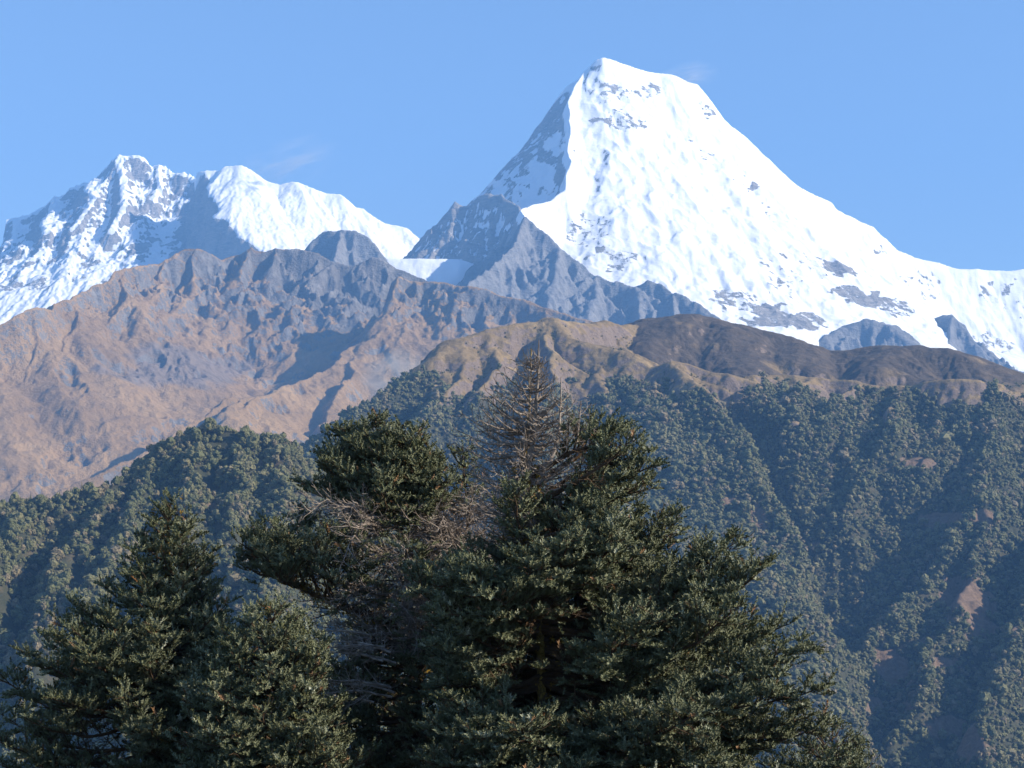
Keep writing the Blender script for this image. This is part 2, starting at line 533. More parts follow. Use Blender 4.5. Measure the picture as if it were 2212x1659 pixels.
# rock dome left of the col and the shelf glacier in it
T.ridge([(600, 590, 12700), (640, 562, 12650), (663, 540, 12600), (680, 512, 12600), (700, 499, 12600), (735, 497, 12580), (757, 494, 12560), (790, 508, 12540),
         (810, 530, 12520), (825, 555, 12500), (860, 585, 12450), (900, 600, 12400)], (1.35, 0.8, 300), mat=0)
T.ridge([(735, 497, 12580), (725, 545, 12250), (720, 590, 11950)], (1.5, 0.9, 150), (1.0, 0.8, 150), mat=0)
T.ridge([(800, 560, 13150), (850, 558, 13150), (920, 559, 13150), (985, 560, 13180), (1003, 568, 13200)], (1.6, 0.9, 120), (0.12, 0.1, 300), r=25, mat=1.5)
rockm = sstep(0.6, 0.2, T.M)
mixm = sstep(0.1, 0.5, T.M) * sstep(0.75, 0.6, T.M)
snowm = sstep(0.7, 0.95, T.M)
shelf = T.M > 1.4
rmk = blur(np.clip(rockm + mixm, 0, 1), 4)
T.gullies(420, 36, 31, fade=260, octs=6, gain=0.46, mask=(.8 + 1.0 * rmk))
T.gullies(230, 52, 61, fade=90, octs=4, gain=0.5, mask=rmk)
T.crag(150, 48, np.clip(rockm + mixm + 0.22 * snowm, 0, 1) * (.3 + .7 * sstep(0, 70, T.D)) * (1 - shelf), 9, 6)
H0 = T.H.copy()
T.H = np.where(snowm > .5, .55 * T.H + .45 * blur(T.H, 5), T.H)
sl_, sl4, cc = T.slope(1), T.slope(6), T.concave(10)
snow = 1.0 - 0.55 * sstep(1.5, 2.8, sl_) + 0.16 * np.clip(cc / 25, -1, 1)
# bare rock bands on the face, each a ragged patch on the mountain itself
for (u, v, a, b, k) in ((1335, 200, 95, 28, .62), (1345, 262, 60, 34, .72), (1440, 185, 40, 20, .5), (1525, 240, 22, 22, .6), (1478, 300, 28, 14, .5), (1530, 340, 20, 45, .6),
                        (1600, 390, 40, 26, .55), (1640, 430, 22, 50, .5), (1680, 470, 36, 30, .45), (1815, 580, 40, 20, .75), (1700, 690, 90, 34, .62), (1600, 650, 80, 34, .5),
                        (1850, 640, 70, 30, .6), (1930, 660, 60, 30, .5), (1760, 560, 60, 50, .35), (1690, 600, 50, 70, .4), (1990, 620, 60, 40, .4), (1130, 470, 60, 24, .4),
                        (1260, 500, 70, 50, .4), (1330, 560, 60, 34, .45), (1275, 250, 34, 14, .35), (1250, 290, 24, 10, .3), (2180, 650, 60, 60, .35), (2140, 740, 60, 30, .45),
                        (1900, 540, 30, 14, .35)):
    snow = snow - k * (.62 if v < 480 else .95) * T.spot(u, v, a, b, int(u + v))
face_left = (np.gradient(T.H, T.step, axis=1) > 0.55) & (T.H > 2000)
snow = snow - 0.62 * face_left * sstep(0.7, 1.1, sl4) * sstep(-.55, .15, fbm((T.X + .8 * T.H) / 260, (T.Y - T.H * .2) / 700, 4, 12) + .1) + 0.1 * face_left * np.clip(cc / 15, -1, 1)
rk = 0.22 + 0.20 * np.clip(cc / 14, -1, 1) - 0.22 * sstep(0.8, 1.5, sl_)
mx = 0.46 + 0.30 * np.clip(cc / 12, -1, 1) - 0.10 * sstep(0.9, 1.7, sl_)
snow = snow * snowm + rk * rockm * (1 - mixm) + mx * mixm * (1 - snowm) + (1 - np.clip(snowm + rockm + mixm, 0, 1)) * .5
low = sstep(1900, 1500, T.H + 150 * fbm(T.X / 300, T.Y / 300, 4, 5)) * rockm
snow = np.where(shelf, 1.1 - .25 * sstep(1.1, 1.8, sl_), snow - 0.15 * low)
snow = np.where((T.M > .9) & (T.D < 40), np.maximum(snow, .72), snow)
peak = T.build('snow_mountain', M_SNOW, {'snow': snow, 'dark': rockm * (1 - shelf)})
tag(peak, 'tall pyramid shaped snow peak with grey rock buttresses at its foot', 'mountain', kind='structure')

# ---- brown mountain
T = Terrain(-3000, 900, 6000, 11000, 5.5, -500, 55, 330)
A, Bk = (1.4, 0.44, 520), (1.0, 0.9, 300)
T.ridge([(-320, 800, 8000), (-150, 750, 8200), (0, 697, 8500), (26, 686.5, 8550), (55, 669.5, 8650), (73, 664, 8700), (107, 665, 8800), (111, 650, 8900), (145, 646, 9000), (171, 633, 9150),
         (205, 612, 9300), (239, 588, 9450), (265, 575.5, 9720), (308, 573, 9880), (342, 565, 10040), (355, 556, 10072), (384, 545.6, 10120), (410, 537, 10200),
         (431, 536, 10200), (449, 543, 10220), (478, 560, 10250), (500, 548, 10300), (530, 533, 10300), (560, 543, 10300), (572, 543, 10300), (598, 534, 10300),
         (624, 536, 10300), (658, 540, 10300), (684, 548, 10300), (718, 565, 10300), (765, 577, 10300), (790, 565, 10300), (812, 552, 10300), (837, 565, 10300),
         (850, 577, 10300), (880, 586, 10300), (930, 610, 10300)], A, Bk, mat=0)
T.ridge([(880, 601, 9650), (905, 606, 9640), (933, 604, 9620), (978, 610, 9580), (1027, 622, 9540), (1080, 634, 9480), (1149, 649, 9400), (1190, 663, 9350), (1230, 679, 9300), (1271, 691, 9250),
         (1350, 725, 9100), (1500, 790, 8950)], (0.95, 0.8, 300), (1.3, 1.2, 300), mat=0.3)
T.ridge([(868, 600, 9650), (842, 640, 9550), (812, 689, 9400), (797, 720, 9280), (777, 747, 9120), (735, 780, 8880), (690, 805, 8650), (640, 832, 8380), (560, 862, 7950), (480, 900, 7450)],
        (1.7, 1.1, 330), (0.72, 0.58, 300), mat=0.2, dz=20)
T.ridge([(777, 747, 9120), (758, 790, 8780), (742, 830, 8460), (730, 870, 8150), (700, 915, 7800)], (1.5, 1.0, 200), (0.8, 0.6, 250), mat=0.2)
T.ridge([(735, 780, 8880), (690, 850, 8380), (640, 900, 7950), (590, 940, 7600)], (1.4, 0.9, 150), (0.75, 0.6, 250), mat=0.2)
T.ridge([(500, 852, 7900), (430, 902, 7580), (350, 952, 7280), (250, 1002, 7000), (150, 1047, 6780), (50, 1082, 6600), (-100, 1140, 6400)], (0.8, 0.55, 150), (0.8, 0.6, 200), mat=0)
T.ridge([(560, 862, 7780), (470, 927, 7300), (380, 982, 6950), (300, 1032, 6700), (200, 1090, 6400)], (1.0, 0.7, 150), (0.8, 0.6, 200), mat=0)
T.ribs([[(73, 664, 8700), (85, 740), (60, 850), (20, 960)], [(265, 575, 9720), (270, 640), (225, 720), (190, 790)], [(431, 536, 10200), (425, 600), (400, 670), (360, 730)],
        [(171, 633, 9150), (160, 700), (140, 780), (90, 880)], [(530, 533, 10300), (520, 590), (505, 640)], [(718, 565, 10300), (700, 590), (675, 612)], [(0, 697, 8500), (-20, 800), (-60, 920)],
        [(355, 556, 10070), (350, 620), (310, 690), (280, 750)], [(597, 534, 10300), (590, 580), (570, 625)]], 34, (1.1, 0.75, 150), (0.8, 0.62, 150), 0)
T.H = T.H + 22 * fbm(T.X / 420, T.Y / 420, 4, 44)
c_ = T.hit(600, 745)
T.H = T.H - 130 * np.exp(-((T.X - c_[0]) / 300) ** 2 - ((T.Y - c_[1]) / 420) ** 2)
rough = np.clip(.30 + .9 * sstep(1050, 1350, T.H + 260 * fbm(T.X / 500, T.Y / 500, 3, 61)) + 1.1 * sstep(.05, .35, fbm(T.X / 380, T.Y / 380, 4, 62)), 0, 1)
T.gullies(260, 46, 51, fade=130, octs=6, gain=0.46, keep=.1, mask=rough)
alt = T.H + 110 * fbm(T.X / 350, T.Y / 350, 4, 3)
craggy = sstep(0.6, 1.0, T.slope(8)) * 0.5 + sstep(1150, 1500, alt) * 0.8
T.crag(120, 40, rough * np.clip(craggy + .15, 0, 1) * sstep(0, 60, T.D) + 0.1, 21, 5)
sl_, cc = T.slope(1), T.concave(8)
u_, v_ = proj(T.X, T.Y, T.H)
rock = -.14 + .16 * rough + 0.55 * sstep(0.85, 1.5, T.slope(4)) + 0.16 * sstep(1300, 1700, alt) + 0.55 * sstep(-1400, -900, T.X + 160 * fbm(T.X / 200, T.Y / 200, 3, 8)) * sstep(9750, 10000, T.Y)
rock += 0.22 * sstep(-560, -380, T.X) * sstep(0.2, .8, fbm(T.X / 260, T.Y / 260, 4, 6) + .5)
scree = sstep(8, 22, cc) * 0.5 + T.spot(400, 790, 150, 60, 4) * .9
brown = T.build('brown_mountain', M_BROWN, {'rock': rock, 'scree': np.clip(scree, 0, 1)})
tag(brown, 'brown grassy mountain with grey crags in front of the snow peaks', 'mountain', kind='structure')
TB = T

# ---- forested ridge with grassy top
T = Terrain(-1000, 1650, 2500, 5400, 3.2, -520, 34, 190)
Bk = (0.5, 0.4, 300)
T.ridge([(1300, 720, 5050), (1372, 697, 5000), (1423, 685, 5000), (1474, 679, 5000), (1516, 685, 4990), (1550, 694, 4980), (1592, 701.6, 4960), (1635, 710, 4950), (1677, 727, 4920),
         (1702, 740, 4900), (1732, 748, 4880), (1761, 757, 4860), (1800, 758, 4850), (1846, 755, 4840), (1888, 750, 4820), (1918, 747, 4800), (1943, 748, 4800),
         (1973, 747, 4780), (2011, 752, 4760), (2037, 763, 4740), (2058, 776, 4720), (2079, 793, 4700), (2100, 801, 4680), (2121, 816, 4660), (2142, 826, 4640),
         (2168, 839, 4600), (2193, 845, 4580), (2260, 870, 4500), (2400, 930, 4400)], (0.40, 1.2, 1500), (0.5, 0.5, 300), r=50, mat=0.5)
for pts in ([(1474, 679, 5000), (1400, 730, 4780), (1390, 760, 4650)], [(1592, 702, 4960), (1600, 750, 4750), (1620, 790, 4550)], [(1761, 757, 4860), (1740, 790, 4650)], [(1918, 747, 4800), (1900, 790, 4580)]):
    T.ridge(pts, (0.50, 1.4, 900), (0.42, 1.4, 900), r=30, mat=0.5)
T.ridge([(560, 1090, 3950), (640, 1020, 4050), (700, 965, 4100), (760, 908, 4150), (810, 864, 4200), (861, 838, 4250), (892, 808, 4300), (930, 770, 4350), (964, 745, 4400), (988, 731, 4430), (1015, 725, 4450), (1049, 713, 4480),
         (1083, 703, 4500), (1118, 698, 4520), (1152, 694, 4540), (1176, 684, 4550), (1196, 691, 4570), (1237, 694, 4620), (1271, 700, 4700), (1306, 693, 4800),
         (1333, 701, 4850), (1374, 701, 4900)], (0.9, 0.85, 150), (0.8, 0.7, 200), r=15, mat=0)
T.ridge([(1176, 686, 4540), (1250, 730, 4450), (1330, 760, 4370), (1400, 790, 4290), (1440, 783, 4270), (1461, 778, 4260), (1490, 790, 4250), (1540, 815, 4250), (1575, 822, 4260),
         (1605, 810, 4280), (1650, 813, 4300), (1698, 807, 4320), (1740, 814, 4320), (1783, 820, 4320), (1846, 824, 4300), (1900, 832, 4270), (1960, 833, 4250), (2000, 825, 4220),
         (2053, 818, 4200), (2100, 820, 4180), (2150, 835, 4200), (2212, 850, 4250), (2350, 890, 4250)], (1.1, 0.88, 150), (0.35, 0.3, 200), r=10, mat=0)
LS, RS = (1.6, 1.0, 120), (0.95, 0.75, 120)
for pts, a, b, *dz in (
        ([(1461, 778, 4260), (1500, 828, 4140), (1557, 868, 4020), (1600, 930, 3870), (1640, 1000, 3720), (1680, 1080, 3570), (1710, 1150, 3450), (1735, 1290, 3260), (1753, 1390, 3130), (1765, 1500, 3000), (1770, 1700, 2800)], (0.55, 0.44, 250), (3.0, 2.0, 150)),
        ([(1176, 686, 4540), (1200, 750, 4360), (1195, 850, 4130), (1170, 930, 3920), (1130, 1050, 3650)], (1.2, .9, 120), (.8, .7, 120), -10),
        ([(1330, 760, 4370), (1370, 830, 4170), (1390, 900, 4010), (1420, 1000, 3800)], (1.1, .8, 120), (.8, .7, 120), -22),
        ([(1000, 730, 4430), (980, 800, 4270), (930, 870, 4110), (870, 930, 3950), (830, 1010, 3780), (800, 1120, 3580)], LS, RS, -16),
        ([(1075, 705, 4490), (1060, 770, 4320), (1035, 830, 4180)], (1.0, .85, 100), (.9, .75, 100), -20),
        ([(1275, 742, 4420), (1300, 800, 4280), (1310, 860, 4140)], (1.0, .85, 100), (.9, .75, 100), -18),
        ([(1605, 810, 4280), (1650, 868, 4140), (1692, 905, 4050)], (1.0, 0.7, 150), (0.9, 0.7, 150)),
        ([(2150, 835, 4200), (2140, 920, 4020), (2130, 1000, 3850), (2095, 1130, 3680), (2010, 1270, 3500), (1950, 1340, 3410), (1880, 1420, 3300), (1810, 1510, 3170), (1780, 1650, 3010)], (0.95, 0.78, 150), RS, 14),
        ([(2130, 1000, 3850), (2125, 1180, 3570), (2070, 1330, 3340), (2000, 1450, 3160), (1940, 1600, 2970)], LS, RS),
        ([(2300, 870, 4150), (2290, 1100, 3700), (2240, 1250, 3400), (2180, 1380, 3180), (2150, 1520, 2990), (2120, 1750, 2740)], LS, RS)):
    T.ridge(pts, a, b, r=6, mat=0, dz=dz[0] if dz else 0)
T.ribs([[(1846, 824, 4300), (1800, 900), (1755, 985), (1722, 1060)], [(1740, 814, 4320), (1725, 870), (1705, 940)], [(1960, 833, 4250), (1930, 950), (1870, 1060), (1815, 1150)],
        [(2053, 818, 4200), (2040, 950), (2000, 1040), (1960, 1110)], [(1900, 832, 4270), (1870, 900), (1830, 980)], [(2110, 820, 4180), (2100, 900), (2085, 960)]], 27, (1.3, 0.9, 90), (1.0, .8, 90), 0, 4)
T.gullies(190, 30, 71, fade=110, octs=5, gain=0.52)
T.crag(40, 6, sstep(0, 60, T.D) * (T.M < .4) + .1, 5, 4)
T.H = T.H + 5 * fbm(T.X / 90, T.Y / 90, 4, 2)
sl_, cc = T.slope(1), T.concave(12)
treeline = 404 + 105 * fbm(T.X / 170, T.Y / 170, 6, 12, .6) + 5.0 * np.clip(cc, -8, 10)
treeline = treeline - 34 * sstep(250, 450, T.X) - 20 * sstep(500, 150, T.X) + 45 * sstep(150, -250, T.X)
forest = sstep(18, -18, T.H - treeline)
bare = np.zeros_like(T.H)
for (u, v, a, b) in ((1925, 1440, 26, 34), (1880, 1525, 36, 10), (2050, 1570, 38, 16), (2105, 1300, 40, 60), (2040, 1435, 24, 10), (2100, 1600, 22, 28), (1760, 1180, 14, 6), (1640, 1120, 12, 30),
                     (1580, 1085, 18, 8), (2060, 1120, 50, 12), (1985, 1000, 26, 10), (2010, 1390, 20, 10), (1160, 880, 24, 10), (1960, 1530, 20, 8)):
    bare = np.maximum(bare, T.spot(u, v, 1.5 * a, 1.4 * b, int(u)))
forest = forest * (1 - bare)
burnt = np.clip(sstep(.25, .45, T.M) * sstep(-10, 25, T.H - 410) + 0.0, 0, 1) * sstep(2.0, 0.6, np.abs(fbm(T.X / 120, T.Y / 120, 4, 9)) * 2)
rock = 0.05 + 0.6 * sstep(0.75, 1.25, sl_)
front = T.build('forested_hill', M_FRONT, {'forest': forest, 'burnt': burnt, 'rock': rock, 'bare': bare * sstep(450, 350, T.H)})
tag(front, 'forested ridge with bare tan and dark brown grassy top', 'hill', kind='structure')
TF, forestF = T, forest

# ---- wooded knoll
T = Terrain(-1100, 160, 1800, 3000, 2.8, -420, 24, 120)
T.ridge([(-260, 1150, 2480), (-150, 1125, 2500), (0, 1100, 2500), (57, 1090, 2500), (127, 1085, 2510), (178, 1066, 2530), (238, 1046, 2550), (292, 1012, 2580), (333, 987, 2600), (365, 965, 2610), (397, 949, 2620), (428, 939, 2620),
         (460, 933, 2620), (492, 934, 2620), (514, 938, 2615), (540, 945, 2610), (571, 962, 2600), (590, 955, 2600), (613, 970, 2610), (645, 990, 2630), (690, 1040, 2660)], (0.85, 0.66, 120), (1.0, 0.8, 200), r=12)
for pts, a, b in (([(600, 962, 2600), (612, 1030, 2480), (606, 1110, 2370), (592, 1210, 2250), (570, 1360, 2090), (560, 1500, 1950)], (0.72, 0.62, 150), (1.5, 1.0, 150)),
                  ([(440, 937, 2620), (425, 1045, 2450), (385, 1160, 2300), (335, 1310, 2130), (300, 1450, 1990)], LS, RS),
                  ([(520, 945, 2610), (515, 1040, 2460), (490, 1160, 2300)], LS, RS),
                  ([(240, 1046, 2550), (200, 1130, 2420), (130, 1230, 2270), (60, 1370, 2110)], LS, RS),
                  ([(330, 990, 2600), (300, 1090, 2440), (245, 1200, 2290), (180, 1330, 2130)], LS, RS),
                  ([(57, 1090, 2500), (0, 1205, 2330), (-60, 1360, 2150)], LS, RS)):
    T.ridge(pts, a, b, r=5)
T.gullies(120, 14, 91, fade=70, octs=4, gain=0.5)
T.H = T.H + 4 * fbm(T.X / 60, T.Y / 60, 4, 2)
bare = np.zeros_like(T.H)
for (u, v, a, b) in ((595, 1030, 10, 50), (470, 1100, 30, 14), (560, 1000, 12, 10), (320, 1150, 14, 20), (520, 975, 12, 8)):
    bare = np.maximum(bare, .8 * T.spot(u, v, a, b, int(u)))
forest = (1 - bare) * sstep(-.55, -.2, fbm(T.X / 70, T.Y / 70, 3, 4))
knoll = T.build('wooded_hill', M_FRONT, {'forest': 1 - .7 * bare, 'burnt': np.zeros_like(forest), 'rock': .2 * bare, 'bare': bare * .8})
tag(knoll, 'low wooded knoll at the foot of the brown mountain', 'hill', kind='structure')
TK, forestK = T, forest

# ---- the slope the firs stand on, and the valley bottom out to the horizon
T = Terrain(-420, 420, -260, 700, 4, -600)
T.H = -1.75 - 0.40 * np.maximum(T.Y - 2, 0) - 0.0012 * T.X ** 2 * sstep(0, 200, np.abs(T.X)) + 0.7 * fbm(T.X / 14, T.Y / 14, 4, 3) * sstep(4, 30, np.hypot(T.X, T.Y)) - .02 * np.maximum(-T.Y, 0)
nearhill = T.build('hillside', M_GROUND, {'forest': np.zeros_like(T.H)})
tag(nearhill, 'steep leaf strewn hillside below the camera', 'hillside', kind='structure')
TN = T
T = Terrain(-20000, 20000, -8000, 20000, 400, -560)
T.H = -560 - 25 * np.abs(fbm(T.X / 4000, T.Y / 4000, 3, 1))
valley = T.build('ground', M_GROUND, {'forest': np.zeros_like(T.H)})
tag(valley, 'valley floor far below', 'ground', kind='structure')

# ---- the air
hm = bpy.data.materials.new('haze_air')
hm.use_nodes = True
hm.node_tree.nodes.remove(hm.node_tree.nodes['Principled BSDF'])
pv = hm.node_tree.nodes.new('ShaderNodeVolumePrincipled')
pv.inputs['Color'].default_value = (*HAZE_COLOR, 1)
pv.inputs['Density'].default_value = HAZE_DENSITY
pv.inputs['Anisotropy'].default_value = 0.0
hm.node_tree.links.new(pv.outputs['Volume'], hm.node_tree.nodes['Material Output'].inputs['Volume'])
x0, x1, y0, y1, z0, z1 = -20500, 20500, -8500, 20700, -650, 4600
V = np.array([(x, y, z) for z in (z0, z1) for y in (y0, y1) for x in (x0, x1)], float)
F = np.array([(0, 2, 3, 1), (4, 5, 7, 6), (0, 1, 5, 4), (2, 6, 7, 3), (0, 4, 6, 2), (1, 3, 7, 5)])
haze = link('haze', mesh_np('haze', V, F, hm))
tag(haze, 'thin blue mountain haze filling the air', 'haze', kind='stuff')

# ---- blown snow at the crests and a wisp of smoke
def wisp(name, label, cat, u, v, Y, size, tilt, density, col, scale, seed, stretch):
    m = bpy.data.materials.new(name)
    m.use_nodes = True
    t = m.node_tree
    t.nodes.remove(t.nodes['Principled BSDF'])
    N = lambda q: t.nodes.new(q)
    tc, mp, nz, pv = N('ShaderNodeTexCoord'), N('ShaderNodeMapping'), N('ShaderNodeTexNoise'), N('ShaderNodeVolumePrincipled')
    mp.inputs['Scale'].default_value = stretch
    mp.inputs['Location'].default_value = (seed, seed * 1.7, seed * .3)
    nz.inputs['Scale'].default_value = scale
    nz.inputs['Detail'].default_value = 6
    nz.inputs['Roughness'].default_value = 0.62
    nz.inputs['Distortion'].default_value = 0.5
    t.links.new(tc.outputs['Object'], mp.inputs['Vector'])
    t.links.new(mp.outputs['Vector'], nz.inputs['Vector'])
    le, r1, r2, mu, m2 = N('ShaderNodeVectorMath'), N('ShaderNodeMapRange'), N('ShaderNodeMapRange'), N('ShaderNodeMath'), N('ShaderNodeMath')
    le.operation = 'LENGTH'
    t.links.new(tc.outputs['Object'], le.inputs[0])
    t.links.new(le.outputs['Value'], r1.inputs['Value'])
    for k, q in zip(('From Min', 'From Max', 'To Min', 'To Max'), (0.15, 0.95, 1, 0)): r1.inputs[k].default_value = q
    t.links.new(nz.outputs['Fac'], r2.inputs['Value'])
    for k, q in zip(('From Min', 'From Max', 'To Min', 'To Max'), (0.50, 0.78, 0, 1)): r2.inputs[k].default_value = q
    mu.operation = m2.operation = 'MULTIPLY'
    t.links.new(r1.outputs['Result'], mu.inputs[0]); t.links.new(r2.outputs['Result'], mu.inputs[1])
    t.links.new(mu.outputs[0], m2.inputs[0]); m2.inputs[1].default_value = density
    t.links.new(m2.outputs[0], pv.inputs['Density'])
    pv.inputs['Color'].default_value = (*col, 1)
    t.links.new(pv.outputs['Volume'], t.nodes['Material Output'].inputs['Volume'])
    iv, fc = ico(2)
    o = link(name, mesh_np(name, iv, fc, m, True), loc=tuple(P(u, v, Y)))
    o.scale = size
    o.rotation_euler = (0, tilt, 0)
    tag(o, label, cat, kind='stuff')
    return o


# ------------------------------------------------------------------ hillside forests
def ico(sub):
    p = (1 + 5 ** 0.5) / 2
    v = [(-1, p, 0), (1, p, 0), (-1, -p, 0), (1, -p, 0), (0, -1, p), (0, 1, p), (0, -1, -p), (0, 1, -p), (p, 0, -1), (p, 0, 1), (-p, 0, -1), (-p, 0, 1)]
    f = [(0, 11, 5), (0, 5, 1), (0, 1, 7), (0, 7, 10), (0, 10, 11), (1, 5, 9), (5, 11, 4), (11, 10, 2), (10, 7, 6), (7, 1, 8), (3, 9, 4), (3, 4, 2), (3, 2, 6), (3, 6, 8),
         (3, 8, 9), (4, 9, 5), (2, 4, 11), (6, 2, 10), (8, 6, 7), (9, 8, 1)]
    v = [np.array(q) / np.linalg.norm(q) for q in v]
    for _ in range(sub):
        nf, mid = [], {}

        def m(a, b):
            k = (min(a, b), max(a, b))
            if k not in mid:
                q = v[a] + v[b]
                v.append(q / np.linalg.norm(q))
                mid[k] = len(v) - 1
            return mid[k]
        for a, b, c in f:
            d, e, g = m(a, b), m(b, c), m(c, a)
            nf += [(a, d, g), (b, e, d), (c, g, e), (d, e, g)]
        f = nf
    return np.array(v), np.array(f)


ICO = [ico(0), ico(1)]


def leaf_tris(g, n, c, size):
    """n small leaf clump triangles facing every way round the points c"""
    d = g.normal(size=(n, 3, 3)) * size * .75
    return c[:, None, :] + d - d.mean(1, keepdims=True)


def broadleaf(seed, lumps, sub, leaves):
    """crown of unit radius: overlapping rough lumps and loose leaf clumps, on a forked stem"""
    g = np.random.default_rng(seed)
    iv, fc = ICO[sub]
    V, F, Mi, n = [], [], [], 0
    cen = []
    for i in range(lumps):
        a, r = g.uniform(0, 6.28), g.uniform(0.15, 0.62)
        c = np.array((math.cos(a) * r, math.sin(a) * r, g.uniform(0.75, 1.55) - .3 * r)) if i else np.array((0, 0, 1.3))
        R_ = g.uniform(0.38, 0.62) if i else 0.66
        q = iv * (R_ * (1 + g.uniform(-.34, .3, (len(iv), 1)))) * np.array((1, 1, .82)) + c
        V.append(q); F.append(fc + n); n += len(q); Mi += [0] * len(fc)
        cen.append((c, R_))
    if leaves:
        k = g.integers(0, lumps, leaves)
        d = g.normal(size=(leaves, 3))
        d /= np.linalg.norm(d, axis=1, keepdims=True)
        c = np.array([cen[q][0] for q in k]) + d * np.array([cen[q][1] for q in k])[:, None] * g.uniform(.95, 1.22, (leaves, 1)) * np.array((1, 1, .82))
        t = leaf_tris(g, leaves, c, .17)
        V.append(t.reshape(-1, 3)); F.append(np.arange(leaves * 3).reshape(-1, 3) + n); n += leaves * 3; Mi += [0] * leaves
    for (a, b, r) in (((0, 0, -.5), (0.03, 0.02, .5), .07), ((0.03, 0.02, .5), (.3, .1, 1.0), .045), ((0.03, 0.02, .5), (-.25, -.1, 1.1), .045)):
        a, b = np.array(a), np.array(b)
        an = np.array([(math.cos(q), math.sin(q), 0) for q in (0, 2.09, 4.19)])
        V.append(np.concatenate((a + an * r, b + an * r * .7)))
        F.append(np.array([(0, 1, 4), (0, 4, 3), (1, 2, 5), (1, 5, 4), (2, 0, 3), (2, 3, 5)]) + n); n += 6; Mi += [1] * 6
    return np.concatenate(V), np.concatenate(F), np.array(Mi)


def conifer(seed):
    g = np.random.default_rng(seed)
    V, F, n, Mi = [], [], 0, []
    for k in range(9):
        f = k / 8
        z, r = .35 + 2.0 * f, (1 - f) * .52 + .06
        m = 9
        a = np.arange(m) * 6.283 / m + g.uniform(0, 6)
        rr = r * g.uniform(.55, 1.25, m)
        q = np.stack((np.cos(a) * rr, np.sin(a) * rr, z - .16 + g.uniform(-.08, .05, m)), 1)
        V.append(np.concatenate((q, [(0, 0, z + .34)], [(0, 0, z - .05)])))
        F.append(np.array([(i, (i + 1) % m, m) for i in range(m)] + [((i + 1) % m, i, m + 1) for i in range(m)]) + n)
        n += m + 2; Mi += [0] * (2 * m)
    an = np.array([(math.cos(q), math.sin(q), 0) for q in (0, 2.09, 4.19)])
    V.append(np.concatenate((np.array((0, 0, -.6)) + an * .06, np.array((0, 0, 2.2)) + an * .02)))
    F.append(np.array([(0, 1, 4), (0, 4, 3), (1, 2, 5), (1, 5, 4), (2, 0, 3), (2, 3, 5)]) + n); Mi += [1] * 6
    return np.concatenate(V), np.concatenate(F), np.array(Mi)


def mat_canopy():
    t = NT('hillside_leaves')
    oi = t.n('ShaderNodeObjectInfo')
    k = t.math('FRACT', t.math('ADD', t.attr('tint'), oi.outputs['Random']))
    c = t.ramp(k, [(0.0, (0.090, 0.098, 0.040)), (0.4, (0.126, 0.127, 0.052)), (0.64, (0.158, 0.148, 0.066)), (0.78, (0.165, 0.152, 0.072)), (0.92, (0.185, 0.152, 0.080)), (1.0, (0.20, 0.16, 0.095))])
    f = t.noise(1 / 1.6, 4, 0.7)
    t.color(t.mix(1.0, c, t.ramp(f, [(0.3, (0.45, 0.45, 0.45)), (0.7, (1.45, 1.45, 1.45))]), 'MULTIPLY'))
    t.b.inputs['Roughness'].default_value = 0.75
    t.bump(f, 1.2)
    return t.m


def mat_simple(name, stops, scale, rough=0.9, bump=0.0):
    t = NT(name)
    f = t.noise(scale, 6, 0.65)
    t.color(t.ramp(f, stops))
    t.b.inputs['Roughness'].default_value = rough
    if bump: t.bump(f, bump)
    return t.m


wisp('blown_snow', 'faint veil of blown snow streaming off the rounded left snow crest', 'blown snow', 625, 352, 17000, (560, 260, 260), R(-20), 0.007, (1, 1, 1), 1.6, 3.1, (0.6, 1, 1.6))
wisp('blown_snow', 'small plume of blown snow at the shoulder right of the highest summit', 'blown snow', 1485, 168, 15250, (300, 160, 150), R(-14), 0.012, (1, 1, 1), 1.7, 7.7, (0.5, 1, 1.6))
wisp('smoke', 'thin grey smoke rising in the side valley behind the grassy ridge', 'smoke', 845, 815, 5600, (125, 90, 100), R(-25), 0.05, (.9, .93, 1), 1.5, 1.3, (0.8, 1, 0.7))

M_CAN = mat_canopy()
M_STEM = mat_simple('hillside_bark', [(0.3, (0.06, 0.05, 0.04)), (0.7, (0.16, 0.13, 0.11))], 1.5)
NEAR = [broadleaf(300 + i, 6, 1, 130) for i in range(6)]
FAR = [broadleaf(340 + i, 5, 0, 46) for i in range(8)]
CONI = [conifer(360 + i) for i in range(4)]


def scatter(T, mask, spacing, seed, umax=2260, vmax=1720):
    """spots for trees on the slopes that face the valley"""
    g = np.random.default_rng(seed)
    w_, h_ = T.xs[-1] - T.xs[0], T.ys[-1] - T.ys[0]
    nx, ny = int(w_ / spacing), int(h_ / spacing)
    gx, gy = np.meshgrid(np.arange(nx), np.arange(ny))
    x = T.xs[0] + (gx.ravel() + g.uniform(-.05, 1.05, nx * ny)) * spacing
    y = T.ys[0] + (gy.ravel() + g.uniform(-.05, 1.05, nx * ny)) * spacing
    z = T.height(x, y)
    u, v = proj(x, y, z + 6)
    k = (u > -50) & (u < umax) & (v < vmax) & (T.sample(mask, x, y) > g.uniform(.15, .85, len(x)))
    x, y, z = x[k], y[k], z[k]
    vis = np.ones(len(x), bool)
    for s_ in np.linspace(0.985, 0.62, 90):
        vis &= T.height(x * s_, y * s_) < (z + 16) * s_ + 3 * (1 - s_)
    return x[vis], y[vis], z[vis], g


